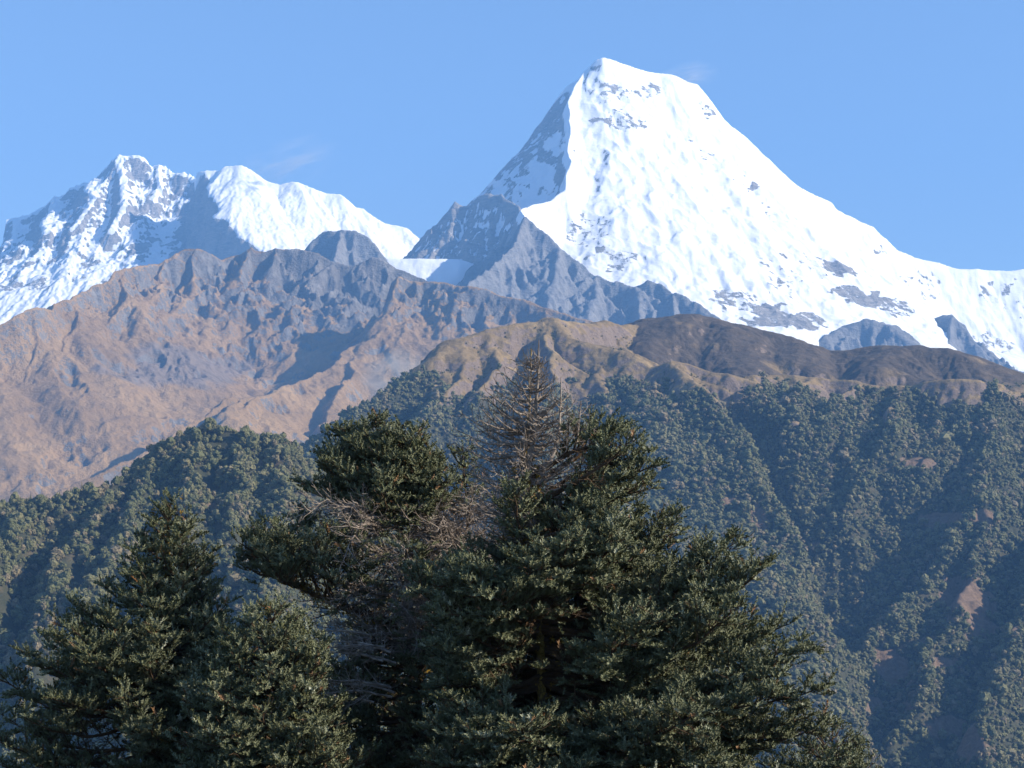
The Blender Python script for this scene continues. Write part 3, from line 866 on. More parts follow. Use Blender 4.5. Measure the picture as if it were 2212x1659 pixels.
def forest_mesh(name, x, y, z, r, g, variants, tints):
    Vs, Fs, Ms, Ts, n = [], [], [], [], 0
    var = g.integers(0, len(variants), len(x))
    for i, (v, f, mi) in enumerate(variants):
        k = np.nonzero(var == i)[0]
        if not len(k): continue
        a = g.uniform(0, 6.283, len(k))
        c, s_ = np.cos(a)[:, None], np.sin(a)[:, None]
        rx, hz = r[k][:, None], (r[k] * g.uniform(.8, 1.35, len(k)))[:, None]
        X = (v[None, :, 0] * c - v[None, :, 1] * s_) * rx + x[k][:, None]
        Y = (v[None, :, 0] * s_ + v[None, :, 1] * c) * rx + y[k][:, None]
        Z = v[None, :, 2] * hz + z[k][:, None]
        Vs.append(np.stack((X, Y, Z), -1).reshape(-1, 3).astype(np.float32))
        Fs.append((f[None] + (np.arange(len(k)) * len(v))[:, None, None] + n).reshape(-1, 3))
        Ms.append(np.tile(mi, len(k)))
        Ts.append(np.repeat(tints[k], len(v)))
        n += len(k) * len(v)
    me = mesh_np(name, np.concatenate(Vs), np.concatenate(Fs), [M_CAN, M_STEM], False, {'tint': np.concatenate(Ts)}, np.concatenate(Ms))
    return link(name, me)


def single_trees(name, x, y, z, r, g, variants, label, cat, group):
    meshes = [mesh_np(name, v, f, [M_CAN, M_STEM], False, {'tint': np.zeros(len(v))}, mi) for v, f, mi in variants]
    first = None
    for i in range(len(x)):
        if first is None:
            o = first = link(name, meshes[0])
        else:
            o = first.copy()
            o.data = meshes[int(g.integers(0, len(meshes)))]
            COL.objects.link(o)
        o.location = (x[i], y[i], z[i])
        o.rotation_euler = (0, 0, g.uniform(0, 6.28))
        o.scale = (r[i], r[i], r[i] * g.uniform(.85, 1.3))
        tag(o, label, cat, group)


def tints(g, x, y, seed):
    n = fbm(x / 120, y / 120, 3, seed)
    return np.clip(.40 + .75 * n + g.normal(0, .2, len(x)), 0.0, .96)


# wooded knoll: the nearest crowns stand as trees of their own, the rest is the wood
x, y, z, g = scatter(TK, forestK, 5.9, 41, umax=1500)
r = np.exp(g.normal(math.log(3.5), .38, len(x)))
u, v = proj(x, y, z)
free = (v < np.interp(u, [0, 20, 110, 215, 300, 365, 430, 480, 520, 660], [1350, 1320, 1280, 1200, 1130, 1080, 1120, 1170, 1140, 1080])) & (u > 0) & (u < 660)
order = np.argsort(np.where(free, -r / y, 9))
own = order[:135]
rest = np.setdiff1d(np.arange(len(x)), own)
kn = forest_mesh('knoll_forest', x[rest], y[rest], z[rest], r[rest], g, NEAR, tints(g, x[rest], y[rest], 3))
tag(kn, 'closed green canopy of broadleaf wood on the low knoll', 'forest', kind='stuff')
single_trees('broadleaf_tree', x[own], y[own], z[own], r[own], g, NEAR, 'large rounded broadleaf crown standing out of the wood on the low knoll', 'tree', 'large crowns in the knoll wood')
# dark pointed conifers along the left part of the knoll's crest
cx = np.array([62, 66, 74, 83, 88, 96, 101, 128, 139, 146, 153, 158, 176, 182, 200, 207, 268, 275, 590, 586])
pts = np.array([TK.hit(u_, float(np.interp(u_, [0, 57, 127, 178, 238, 292, 560, 600], [1098, 1088, 1084, 1064, 1044, 1010, 962, 962])) + 6) for u_ in cx])
single_trees('conifer_tree', pts[:, 0], pts[:, 1], TK.height(pts[:, 0], pts[:, 1]), g.uniform(4.0, 6.5, len(cx)), g, CONI,
             'small dark pointed conifer on the crest line of the wooded knoll', 'tree', 'conifers along the knoll crest')

# forested ridge
x, y, z, g = scatter(TF, forestF, 6.5, 42)
r = np.exp(g.normal(math.log(3.9), .38, len(x))) * np.where(TF.sample(TF.M, x, y) > .3, .5, 1)
u, v = proj(x, y, z)
free = (u > np.interp(v, [1300, 1400, 1560, 1659], [1745, 1760, 1810, 1910])) & (u < 2205) & (v > 1330) & (v < 1650)
order = np.argsort(np.where(free, -r / y, 9))
own = order[:150]
rest = np.setdiff1d(np.arange(len(x)), own)
nearr = y[rest] < 3350
fo = forest_mesh('slope_forest', x[rest], y[rest], z[rest], r[rest], g, FAR, tints(g, x[rest], y[rest], 5))
tag(fo, 'dense green forest covering the ribs and gullies of the ridge', 'forest', kind='stuff')
single_trees('broadleaf_tree', x[own], y[own], z[own], r[own], g, NEAR, 'large broadleaf crown among reddish clearings low on the forested ridge', 'tree', 'large crowns low on the forested ridge')
# low scrub creeping up the gullies above the tree line
g = np.random.default_rng(77)
n = 5200
x = g.uniform(TF.xs[0], TF.xs[-1], n * 6); y = g.uniform(3900, 4800, n * 6)
z = TF.height(x, y)
k = (TF.sample(TF.concave(10), x, y) + 2.2 * fbm(x / 60, y / 60, 3, 8) > 1.2) & (TF.sample(forestF, x, y) < .5) & (TF.sample(TF.M, x, y) < .3)
x, y, z = x[k][:n], y[k][:n], z[k][:n]
sc_ = forest_mesh('scrub', x, y, z - .5, g.uniform(1.2, 2.8, len(x)), g, FAR, np.clip(g.normal(.45, .25, len(x)), 0, .95))
tag(sc_, 'dark low scrub creeping up the gullies of the grassy hill top', 'scrub', kind='stuff')

# ------------------------------------------------------------------ the firs in front
def mat_needles():
    t = NT('fir_needles')
    k = t.attr('tint')
    c = t.ramp(k, [(0.0, (0.056, 0.062, 0.022)), (0.35, (0.098, 0.106, 0.044)), (0.6, (0.155, 0.162, 0.078)), (0.8, (0.24, 0.25, 0.155)), (0.93, (0.38, 0.39, 0.29)), (0.945, (0.20, 0.095, 0.035)), (1.0, (0.30, 0.14, 0.05))])
    t.color(t.mix(t.geo.outputs['Backfacing'], c, t.mix(0.25, c, (0.18, 0.20, 0.15))))
    t.b.inputs['Roughness'].default_value = 0.6
    t.b.inputs['Specular IOR Level'].default_value = 0.2
    return t.m


def mat_bark():
    t = NT('mossy_bark')
    f = t.noise(7, 7, 0.7, (1, 1, .3))
    c = t.ramp(f, [(0.3, (0.025, 0.018, 0.012)), (0.55, (0.07, 0.05, 0.035)), (0.75, (0.15, 0.11, 0.08))])
    moss = t.ramp(t.noise(14, 6, 0.7), [(0.3, (0.10, 0.065, 0.014)), (0.7, (0.42, 0.29, 0.07))])
    m = t.rng(t.noise(1.6, 5, 0.65), 0.43, 0.58)
    t.color(t.mix(m, c, moss))
    t.bump(f, 0.05)
    return t.m


M_NEED, M_BARK = mat_needles(), mat_bark()
M_DEAD = mat_simple('dead_wood', [(0.25, (0.08, 0.064, 0.052)), (0.5, (0.21, 0.172, 0.142)), (0.75, (0.46, 0.40, 0.345))], 5.0)
M_LIMB = mat_simple('limb_bark', [(0.3, (0.030, 0.020, 0.014)), (0.6, (0.085, 0.052, 0.028)), (0.78, (0.19, 0.115, 0.045))], 4.0, bump=0.03)
M_MOSS = mat_simple('moss_and_fern', [(0.3, (0.10, 0.055, 0.010)), (0.6, (0.26, 0.17, 0.03)), (0.8, (0.36, 0.22, 0.04))], 6.0)

g0 = np.random.default_rng(2024)


def norm(a):
    return a / (np.linalg.norm(a, axis=-1, keepdims=True) + 1e-9)


def tube(pts, rad, n=7, wob=0.0):
    pts, rad = np.asarray(pts, float), np.asarray(rad, float)
    T_ = norm(np.gradient(pts, axis=0))
    ref = np.where(np.abs(T_[:, 2:3]) > .8, np.array([[1.0, 0, 0]]), np.array([[0, 0, 1.0]]))
    A_ = norm(np.cross(T_, ref)); B_ = np.cross(T_, A_)
    an = np.arange(n) * 2 * math.pi / n
    rr = rad[:, None] * (1 + wob * g0.uniform(-1, 1, (len(pts), n)))
    V = pts[:, None] + rr[..., None] * (np.cos(an)[None, :, None] * A_[:, None] + np.sin(an)[None, :, None] * B_[:, None])
    i = np.arange(len(pts) * n).reshape(len(pts), n)
    j = np.roll(i, -1, 1)
    F = np.stack((i[:-1], j[:-1], j[1:], i[1:]), -1).reshape(-1, 4)
    return V.reshape(-1, 3), F


def prisms(A_, B_, ra, rb):
    """many thin three sided twigs at once"""
    T_ = norm(B_ - A_)
    ref = np.where(np.abs(T_[:, 2:3]) > .8, np.array([[1.0, 0, 0]]), np.array([[0, 0, 1.0]]))
    S = norm(np.cross(T_, ref)); U = np.cross(T_, S)
    an = np.arange(3) * 2 * math.pi / 3
    ring = np.cos(an)[None, :, None] * S[:, None] + np.sin(an)[None, :, None] * U[:, None]
    ra, rb = np.broadcast_to(ra, len(A_)), np.broadcast_to(rb, len(A_))
    V = np.concatenate((A_[:, None] + ring * ra[:, None, None], B_[:, None] + ring * rb[:, None, None]), 1)
    F = np.array([(0, 1, 4, 3), (1, 2, 5, 4), (2, 0, 3, 5)])
    F = (F[None] + (np.arange(len(A_)) * 6)[:, None, None]).reshape(-1, 4)
    return V.reshape(-1, 3), F


def shoot_template(seed, n=13):
    """one leafy shoot 14 cm long: needle tufts standing off a short twig"""
    g = np.random.default_rng(seed)
    L_ = .145
    T3 = []
    for k in range(n):
        x = L_ * (k + .6) / n
        a = k * 2.4 + g.uniform(-.5, .5)
        rad = np.array((0, math.cos(a), math.sin(a) * .9 + .18))
        tan = np.array((0, -math.sin(a), math.cos(a)))
        w_, h_ = g.uniform(.011, .017), g.uniform(.030, .042)
        b = np.array((x, 0, 0)) + rad * .003
        tip = b + rad * h_ + np.array((h_ * .75, 0, 0))
        T3.append((b - tan * w_ - np.array((.006, 0, 0)), b + tan * w_ + np.array((.006, 0, 0)), tip))
    for k in range(3):
        a = k * 2.1 + g.uniform(0, 1)
        rad = np.array((0, math.cos(a), math.sin(a)))
        T3.append((np.array((L_ - .02, 0, 0)) + rad * .010, np.array((L_ - .02, 0, 0)) - rad * .010, np.array((L_ + .022, 0, 0)) + rad * .008))
    return np.array(T3).reshape(-1, 3)


SHOOTS = [shoot_template(500 + i) for i in range(5)]


def shoots_mesh(Pn, D, S):
    """needles for shoots rooted at Pn pointing along D, size S"""
    T_ = norm(D)
    ref = np.where(np.abs(T_[:, 2:3]) > .93, np.array([[1.0, 0, 0]]), np.array([[0, 0, 1.0]]))
    A_ = norm(np.cross(ref, T_)); U = np.cross(T_, A_)
    Vs, tn = [], []
    var = g0.integers(0, len(SHOOTS), len(Pn))
    clump = fbm(Pn[:, 0] * 1.6 + Pn[:, 2] * .7, Pn[:, 1] * 1.6 + Pn[:, 2] * 1.3, 3, 9)
    ti = np.clip(.42 + .45 * clump + g0.normal(0, .16, len(Pn)), 0, .93)
    ti = np.where(g0.random(len(Pn)) < .012 + .04 * (clump < -.55), g0.uniform(.95, 1, len(Pn)), ti)
    for i, tmp in enumerate(SHOOTS):
        k = var == i
        if not k.any(): continue
        q = tmp[None] * S[k][:, None, None]
        V = Pn[k][:, None] + q[..., 0:1] * T_[k][:, None] + q[..., 1:2] * A_[k][:, None] + q[..., 2:3] * U[k][:, None]
        Vs.append(V.reshape(-1, 3)); tn.append(np.repeat(ti[k], len(tmp)))
    V = np.concatenate(Vs)
    return V, np.arange(len(V)).reshape(-1, 3), np.concatenate(tn)


class Fir:
    def __init__(s, base, label, nm='fir_tree'):
        s.base = np.array(base, float)
        s.root = bpy.data.objects.new(nm, None)
        COL.objects.link(s.root)
        s.root.location = base
        s.root.empty_display_size = 0.5
        tag(s.root, label, 'fir tree', 'firs in front of the mountains')
        s.n = 0

    def add(s, name, V, F, mat, parent=None, smooth=False, attrs=None, label=None):
        if parent is None: V = V - s.base
        else: V = V - s.base
        o = link(name, mesh_np(name, V, F, mat, smooth, attrs), parent or s.root)
        if label: o['label'] = label
        return o

    def trunk(s, pts, r0, r1, n=14, mat=None, name='trunk', step=.22):
        pts = np.asarray(pts, float)
        d = np.concatenate(([0], np.cumsum(np.linalg.norm(np.diff(pts, axis=0), axis=1))))
        t = np.linspace(0, d[-1], max(4, int(d[-1] / step)))
        q = np.stack([np.interp(t, d, pts[:, i]) for i in range(3)], 1)
        q = q + .02 * np.stack([perlin(t * .9, t * 0 + i * 3.3, i) for i in range(3)], 1)
        rad = r0 + (r1 - r0) * (t / d[-1]) ** .9
        V, F = tube(q, rad, n, .10)
        s.tr = (q, rad)
        return s.add(name, V, F, mat or M_BARK, smooth=True)

    def limb(s, pts, r0, sec, leaf=1.0, f0=.25, ds=.115, flat=.75, bare_twig=1.0, dead=False, label=None, up=.18):
        """a limb with side branches; leaf(f) is the share of shoots that still carry needles"""
        pts = np.asarray(pts, float)
        d = np.concatenate(([0], np.cumsum(np.linalg.norm(np.diff(pts, axis=0), axis=1))))
        Ln = d[-1]
        m = max(4, int(Ln / .16))
        t = np.linspace(0, Ln, m)
        q = np.stack([np.interp(t, d, pts[:, i]) for i in range(3)], 1)
        k = np.minimum(1, t / (.4 * Ln + .01))[:, None]
        q = q + k * .05 * np.cumsum(g0.normal(0, .35, (m, 3)), 0) * min(1, Ln / 2)
        rad = r0 * (1 - t / Ln) ** .8 + .006
        WV, WF = [], []
        v, f = tube(q, rad, 6, .12)
        WV.append(v); WF.append(f)
        nv = len(v)
        T_ = norm(np.gradient(q, axis=0))
        ns = max(3, int(Ln * (1 - f0) / ds))
        fs = np.sort(np.clip(np.linspace(f0, .985, ns) + g0.uniform(-.5, .5, ns) * ds / Ln, f0 * .8, .99))
        side = np.where(np.arange(ns) % 2 == 0, 1.0, -1.0)
        ti = fs * (m - 1); i0 = np.clip(ti.astype(int), 0, m - 2); fr = (ti - i0)[:, None]
        p0 = q[i0] * (1 - fr) + q[i0 + 1] * fr
        tg = norm(T_[i0] * (1 - fr) + T_[i0 + 1] * fr)
        S = norm(np.cross(tg, np.array([[0, 0, 1.0]])) + 1e-4)
        U = np.cross(S, tg)
        rot = g0.normal(0, (1 - flat) * 2.2 + .15, ns)[:, None]
        an = np.radians(g0.normal(54, 10, ns))[:, None]
        dr = norm(np.cos(an) * tg + np.sin(an) * (side[:, None] * S * np.cos(rot) + U * np.sin(rot)) + np.array([[0, 0, up]]))
        env = ((1 - (fs - f0) / (1 - f0 + 1e-6)) ** .65 * .85 + .18) * np.minimum(1, (fs - f0) / .12 + .45)
        L2 = np.maximum(.10, sec * env * g0.uniform(.65, 1.15, ns))
        bend = np.array([[0, 0, 1.0]]) * (L2 * g0.uniform(-.06, .22, ns))[:, None]
        mid = p0 + dr * L2[:, None] * .5
        end = p0 + dr * L2[:, None] + bend
        r2 = (.0085 + .010 * L2)
        lf = leaf(fs) if callable(leaf) else np.full(ns, float(leaf))
        cl = .5 + .9 * perlin(p0[:, 0] * 1.1 + 3.1 * s.n, p0[:, 2] * 1.1 + p0[:, 1], 5)
        lf = np.where((lf > 0) & (lf < 1), np.clip(lf + (cl - .5), 0, 1), lf)
        A1, B1, ra, rb = [p0, mid], [mid, end], [r2, r2 * .75], [r2 * .75, r2 * .4]
        # third order twigs
        P3, D3, L3, Fl = [], [], [], []
        for i in range(ns):
            n3 = max(2, int(L2[i] * .85 / (.064 if lf[i] > .3 else .066)))
            f3 = np.linspace(.18, 1.0, n3)
            w1 = np.minimum(f3 * 2, 1)[:, None]; w2 = np.maximum(f3 * 2 - 1, 0)[:, None]
            b = p0[i] + (mid[i] - p0[i]) * w1 + (end[i] - mid[i]) * w2
            d1 = norm(np.where(f3[:, None] < .5, mid[i] - p0[i], end[i] - mid[i]))
            s1 = norm(np.cross(d1, np.array([[0, 0, 1.0]])) + 1e-4)
            sg = np.where(np.arange(n3) % 2 == 0, 1.0, -1.0)[:, None]
            a3 = np.radians(g0.normal(50, 11, n3))[:, None]
            a3[-1] = 0
            d3 = norm(np.cos(a3) * d1 + np.sin(a3) * sg * s1 + g0.normal(0, .2, (n3, 3)) + np.array([[0, 0, up * 1.6]]))
            P3.append(b); D3.append(d3)
            L3.append(np.minimum(.34, .40 * (1 - f3) * L2[i] + .07 + .05 * g0.random(n3)))
            Fl.append(np.full(n3, lf[i]))
        P3, D3, L3, Fl = np.concatenate(P3), np.concatenate(D3), np.concatenate(L3), np.concatenate(Fl)
        green = g0.random(len(L3)) < Fl
        br = (~green) & (g0.random(len(L3)) < bare_twig) | (green & (L3 > .2))
        if br.any():
            A1.append(P3[br]); B1.append(P3[br] + D3[br] * L3[br][:, None] * np.where(green[br], .8, 1.25)[:, None])
            ra.append(np.full(br.sum(), .0066)); rb.append(np.full(br.sum(), .0040))
            bb = br & ~green
            if bb.any():
                nn = int(bb.sum())
                st = P3[bb] + D3[bb] * (L3[bb] * g0.uniform(.4, .9, nn))[:, None]
                dd = norm(D3[bb] + g0.normal(0, .75, (nn, 3)))
                A1.append(st); B1.append(st + dd * g0.uniform(.05, .15, (nn, 1)))
                ra.append(np.full(nn, .0052)); rb.append(np.full(nn, .0034))
        v, f = prisms(np.concatenate(A1), np.concatenate(B1), np.concatenate(ra), np.concatenate(rb))
        WV.append(v); WF.append(f + nv)
        s.n += 1
        wood = s.add('limb', np.concatenate(WV), np.concatenate(WF), M_DEAD if dead else M_LIMB, label=label or ('bare dead limb' if dead else None))
        if green.any():
            p, dd, l3 = P3[green], D3[green], L3[green]
            Pn, Dn = [], []
            for k in range(3):
                mk = l3 > .115 * k + (.02 if k else 0)
                Pn.append(p[mk] + dd[mk] * .115 * k); Dn.append(dd[mk] + g0.normal(0, .10, (mk.sum(), 3)) + np.array([[0, 0, .10]]))
            mk = l3 > .13
            s3 = norm(np.cross(dd, np.array([[0, 0, 1.0]])) + 1e-4)
            for sg in (-1, 1):
                Pn.append(p[mk] + dd[mk] * (l3[mk] * g0.uniform(.3, .6, mk.sum()))[:, None])
                Dn.append(dd[mk] * .7 + sg * s3[mk] * .75 + np.array([[0, 0, .25]]))
            Pn, Dn = np.concatenate(Pn), np.concatenate(Dn)
            V, F, tn = shoots_mesh(Pn, Dn, g0.uniform(.95, 1.5, len(Pn)))
            s.add('foliage', V, F, M_NEED, wood, attrs={'tint': tn})
        return wood

    def whorls(s, Y, axis, prof, v0, v1, dv, per, leaf=1.0, dead=False, sec=.8, skip=None, rise=(60, 8), r0=.045, depth=.85, f0=.22, ds=.115, lab=None, flat=.75, full=None):
        """limbs all round a stem: axis gives the stem's u at a height, prof rows (v, reach left, reach right)"""
        prof = np.array(prof, float)
        k = Y / FPX
        ph = g0.uniform(0, 6.28)
        v = v0
        while v < v1:
            ph += 2.4
            for j in range(per):
                a = ph + j * 2 * math.pi / per + g0.normal(0, .22)
                vv = v + g0.uniform(-.4, .4) * dv
                l_, r_ = np.interp(vv, prof[:, 0], prof[:, 1]), np.interp(vv, prof[:, 0], prof[:, 2])
                c, sn = math.cos(a), math.sin(a)
                w_ = .5 + .5 * c
                side = r_ * max(c, 0) ** 2 + l_ * max(-c, 0) ** 2 + depth * .5 * (l_ + r_) * sn * sn
                Lr = side * k * g0.uniform(.74, 1.04)
                if skip is not None and skip(vv, c, sn): continue
                fr = np.clip((vv - v0) / max(1, (v1 - v0)), 0, 1)
                el = math.radians(rise[0] + (rise[1] - rise[0]) * min(1, fr * 1.6) + g0.normal(0, 6))
                tan = math.tan(min(el, 1.2))
                uu = axis(vv)
                # the limb's tip sits at this height, so it leaves the stem lower down when it climbs
                p = P(uu, vv + min(tan, .9) * Lr / k * .8, Y)
                out = np.array((c, sn, 0.0))
                if Lr < .12: continue
                n_ = 5
                q = [p]
                for i in range(1, n_ + 1):
                    f = i / n_
                    q.append(p + out * Lr * f + np.array((0, 0, Lr * (tan * f * .8 + (-.10 * math.sin(math.pi * f) + .07 * f * f)))))
                lw = leaf(vv, c, sn) if callable(leaf) else leaf
                s.limb(q, r0 * min(1.0, .35 + Lr / 3.0), sec * min(1.0, .35 + Lr * .30), lw, f0=f0, ds=ds, dead=dead or (not callable(lw) and lw == 0), label=lab, flat=flat)
            v += dv

    def moss(s, pts, n, spread, size=.05):
        """clumps of moss and dying fern hanging on the wood"""
        pts = np.asarray(pts, float)
        k = g0.uniform(0, len(pts) - 1.001, n)
        i = k.astype(int); f = (k - i)[:, None]
        c = pts[i] * (1 - f) + pts[i + 1] * f + g0.normal(0, spread, (n, 3))
        t = np.concatenate([leaf_tris(g0, n, c + g0.normal(0, size * .7, (n, 3)), size) for _ in range(5)])
        s.add('moss', t.reshape(-1, 3), np.arange(len(t) * 3).reshape(-1, 3), M_MOSS)['kind'] = 'stuff'


def lerp_axis(rows):
    rows = np.array(rows, float)
    return lambda v: float(np.interp(v, rows[:, 0], rows[:, 1]))


def stem_pts(rows, Y, foot=True):
    """rows (v, u) from the top down to world points from the bottom up; carried on down to the slope"""
    pts = [P(u, v, Y) for v, u in rows][::-1]
    if foot:
        b = pts[0]
        z = float(TN.height(np.array([b[0]]), np.array([b[1]]))[0])
        pts = [np.array((b[0] + .15, b[1], z - .2)), np.array((b[0] + .06, b[1], (z + b[2]) / 2))] + pts
    return pts


# --- left fir: a full green cone
Y = 42.0
rows = [(1085, 365), (1300, 364), (1700, 360), (2000, 356)]
st = stem_pts(rows, Y)
t1 = Fir(st[0], 'full dark green cone shaped fir standing apart at the left')
t1.trunk(st, .26, .012)
t1.moss(st[2:], 60, .12)
t1.whorls(Y, lerp_axis(rows), [(1085, 5, 5), (1110, 28, 26), (1150, 62, 58), (1185, 78, 84), (1230, 112, 108), (1280, 150, 130), (1330, 230, 165), (1365, 350, 178), (1420, 385, 188),
                               (1500, 420, 185), (1600, 440, 190), (1800, 420, 200)], 1092, 1760, 20, 4,
          leaf=lambda v, c, s_: (lambda f: np.where(f > (.55 if (v > 1440 and c < -.2) else .1), .97, .1)), rise=(58, 4), sec=.85, r0=.05)

# --- middle fir: flat topped, several leaders, one long limb reaching left
Y = 44.0
rows = [(912, 815), (960, 828), (1000, 845), (1060, 858), (1130, 866), (1200, 882), (1300, 905), (1400, 915), (1500, 905), (1700, 900), (1900, 898)]
st = stem_pts(rows, Y)
t2 = Fir(st[0], 'flat topped fir with several leading shoots and a long limb reaching left')
t2.trunk(st, .25, .012, mat=M_LIMB)
t2.moss(st[1:6], 90, .16)
GR = lambda v, c, s_: (lambda f: np.where(f > .12, .97, .2))
for tip, foot, pr in (((912, 815), None, [(912, 6, 6), (935, 44, 40), (960, 95, 75), (990, 155, 110), (1030, 200, 140), (1070, 205, 140), (1100, 165, 115), (1125, 80, 60)]),
                      ((925, 745), [(925, 745), (985, 752), (1050, 790), (1100, 845)], [(925, 5, 5), (945, 34, 30), (980, 70, 50), (1020, 95, 60), (1060, 100, 70), (1090, 70, 50)]),
                      ((918, 869), [(918, 869), (970, 873), (1020, 872), (1090, 864)], [(918, 5, 5), (940, 30, 40), (975, 45, 78), (1020, 55, 105), (1060, 60, 105), (1085, 50, 80)])):
    r_ = foot or rows[:5]
    if foot: t2.trunk(stem_pts(foot, Y + (.5 if tip[1] < 800 else -.4), False), .07, .01, 8)
    t2.whorls(Y + (0 if not foot else (.5 if tip[1] < 800 else -.4)), lerp_axis(r_), pr, tip[0] + 6, 1112, 17, 5, leaf=GR, rise=(58, 10), sec=.75, r0=.03, f0=.12, ds=.085)
LL = [P(u, v, Y + dy) for u, v, dy in ((912, 1405, 0), (862, 1358, -.3), (808, 1333, -.6), (745, 1312, -.8), (690, 1288, -1), (647, 1262, -1.1), (600, 1228, -1.1), (552, 1196, -1.1))]
t2.limb(LL, .13, 1.5, lambda f: np.where(f > .62, .9, .15), f0=.3, ds=.13, flat=.6, up=.3)
t2.moss(LL[:6], 130, .10, .045)
for a, b, c_ in (((700, 1290, -1), (720, 1215, -1.5), (700, 1140, -1.7)), ((660, 1272, -1), (640, 1200, -1.6), (600, 1135, -1.9)), ((740, 1310, -.8), (765, 1230, -1.3), (745, 1150, -1.6)),
                 ((640, 1258, -1), (600, 1190, -.5), (560, 1140, -.2)), ((620, 1240, -1), (560, 1200, -1.5), (512, 1170, -1.6)), ((690, 1288, -1), (670, 1200, -.2), (650, 1120, .2)),
                 ((610, 1232, -1), (570, 1240, -.7), (520, 1215, -.4)), ((650, 1262, -1), (610, 1255, -2), (560, 1180, -2.4)), ((720, 1300, -.9), (700, 1230, -2), (660, 1160, -2.4))):
    q = [P(u, v, Y + dy) for u, v, dy in (a, b, c_)]
    t2.limb(q, .04, .85, lambda f: np.where(f > .25, .92, .2), f0=.2, ds=.105, flat=.5, up=.35)
# bare dead limbs below the top and across to the tall fir
g1 = np.random.default_rng(5)
t2.whorls(Y, lerp_axis(rows), [(1320, 110, 40), (1380, 190, 70), (1450, 240, 90), (1550, 270, 120), (1700, 280, 150)], 1335, 1720, 21, 4, leaf=lambda v, c, s_: (lambda f: np.where(f > .35, .8, .05)), rise=(20, 0), sec=.95, r0=.05, f0=.25, skip=lambda v, c, s_: c > .35 and v < 1540)
for i in range(80):
    v_ = g1.uniform(1130, 1420)
    a = g1.uniform(2.9, 6.5)
    c, s_ = math.cos(a), math.sin(a)
    Lr = (150 + 90 * (c < 0)) * g1.uniform(.6, 1.1) * Y / FPX
    p = P(lerp_axis(rows)(v_), v_, Y)
    q = [p + np.array((c * Lr * f, s_ * Lr * f, Lr * (.22 * f - .22 * f * f * g1.uniform(-.5, 1.4)))) for f in np.linspace(0, 1, 6)]
    t2.limb(q, .028, .75, .12 if g1.random() < .25 else 0.0, f0=.2, ds=.13, dead=True, flat=.35, up=.05)

# --- slim fir between the middle and the tall one
Y = 45.0
rows = [(962, 998), (1020, 1002), (1100, 1010), (1200, 1005), (1300, 992), (1420, 978), (1600, 974), (1900, 970)]
st = stem_pts(rows, Y)
t3 = Fir(st[0], 'slim fir with a small green tip and bare grey twigs between the two larger firs')
t3.trunk(st, .17, .012, mat=M_LIMB)
t3.moss(st[1:6], 60, .14)
t3.whorls(Y, lerp_axis(rows), [(962, 4, 4), (990, 28, 26), (1030, 48, 42), (1080, 60, 50), (1120, 50, 40)], 968, 1110, 22, 4, leaf=GR, rise=(58, 12), sec=.5, r0=.025, f0=.12)
t3.whorls(Y, lerp_axis(rows), [(1380, 60, 60), (1450, 120, 110), (1550, 140, 130), (1700, 150, 150)], 1560, 1720, 28, 4, leaf=lambda v, c, s_: (lambda f: np.where(f > .35, .75, .05)), rise=(20, 0), sec=.8, r0=.04, f0=.25)
for i in range(84):
    v_ = g1.uniform(1105, 1380)
    a = g1.uniform(2.9, 6.5)
    c, s_ = math.cos(a), math.sin(a)
    Lr = 190 * g1.uniform(.55, 1.15) * Y / FPX
    p = P(lerp_axis(rows)(v_), v_, Y)
    q = [p + np.array((c * Lr * f, s_ * Lr * f, Lr * (.30 * f - .24 * f * f * g1.uniform(-.5, 1.3)))) for f in np.linspace(0, 1, 6)]
    t3.limb(q, .026, .75, 0.0, f0=.18, ds=.13, dead=True, flat=.35, up=.05)
b2 = [(1330, 1040), (1420, 1024), (1600, 1018), (1900, 1012)]
t3.trunk(stem_pts(b2, Y + .8), .13, .05, 10)

# --- tall fir: dead top, broad green skirt
Y = 40.0
rows = [(751, 1147), (800, 1146), (880, 1145), (950, 1137), (1010, 1136), (1080, 1145), (1200, 1158), (1350, 1166), (1500, 1171), (1700, 1174), (1950, 1176)]
st = stem_pts(rows, Y)
t4 = Fir(st[0], 'tallest fir, with a bare dead top above a broad green skirt')
t4.trunk(st, .30, .010, 16)
t4.moss(st[1:9], 420, .20, .05)
t4.trunk(stem_pts([(734, 1165), (800, 1163), (880, 1158), (960, 1150), (1020, 1140)], Y - .15, False), .07, .008, 8, M_DEAD)
t4.trunk(stem_pts([(815, 1212), (870, 1211), (930, 1208), (985, 1196), (1040, 1160)], Y - .3, False), .06, .009, 8, M_DEAD)
t4.trunk(stem_pts([(866, 1255), (910, 1251), (960, 1246), (1000, 1225), (1050, 1165)], Y + .3, False), .055, .009, 8, M_DEAD)
t4.whorls(Y, lerp_axis(rows), [(751, 5, 5), (790, 34, 28), (830, 78, 54), (870, 128, 72), (900, 152, 92), (950, 158, 115), (1000, 155, 135), (1060, 155, 140), (1130, 150, 140)], 765, 1150, 13, 5, leaf=0.0, dead=True,
          rise=(30, 6), sec=.6, r0=.036, f0=.12, ds=.15, flat=.3)
t4.whorls(Y - .15, lerp_axis([(734, 1165), (800, 1163), (880, 1158), (960, 1150)]), [(734, 3, 3), (780, 18, 24), (830, 30, 60), (880, 50, 60), (940, 60, 70)], 755, 930, 30, 3, leaf=0.0, dead=True,
          rise=(55, 30), sec=.35, r0=.02, f0=.15, ds=.16, flat=.3)
t4.whorls(Y - .3, lerp_axis([(815, 1212), (930, 1208), (985, 1196)]), [(815, 3, 3), (850, 24, 28), (900, 44, 48), (960, 60, 60)], 828, 970, 30, 3, leaf=0.0, dead=True, rise=(50, 25), sec=.32, r0=.018, f0=.15, ds=.15, flat=.3)
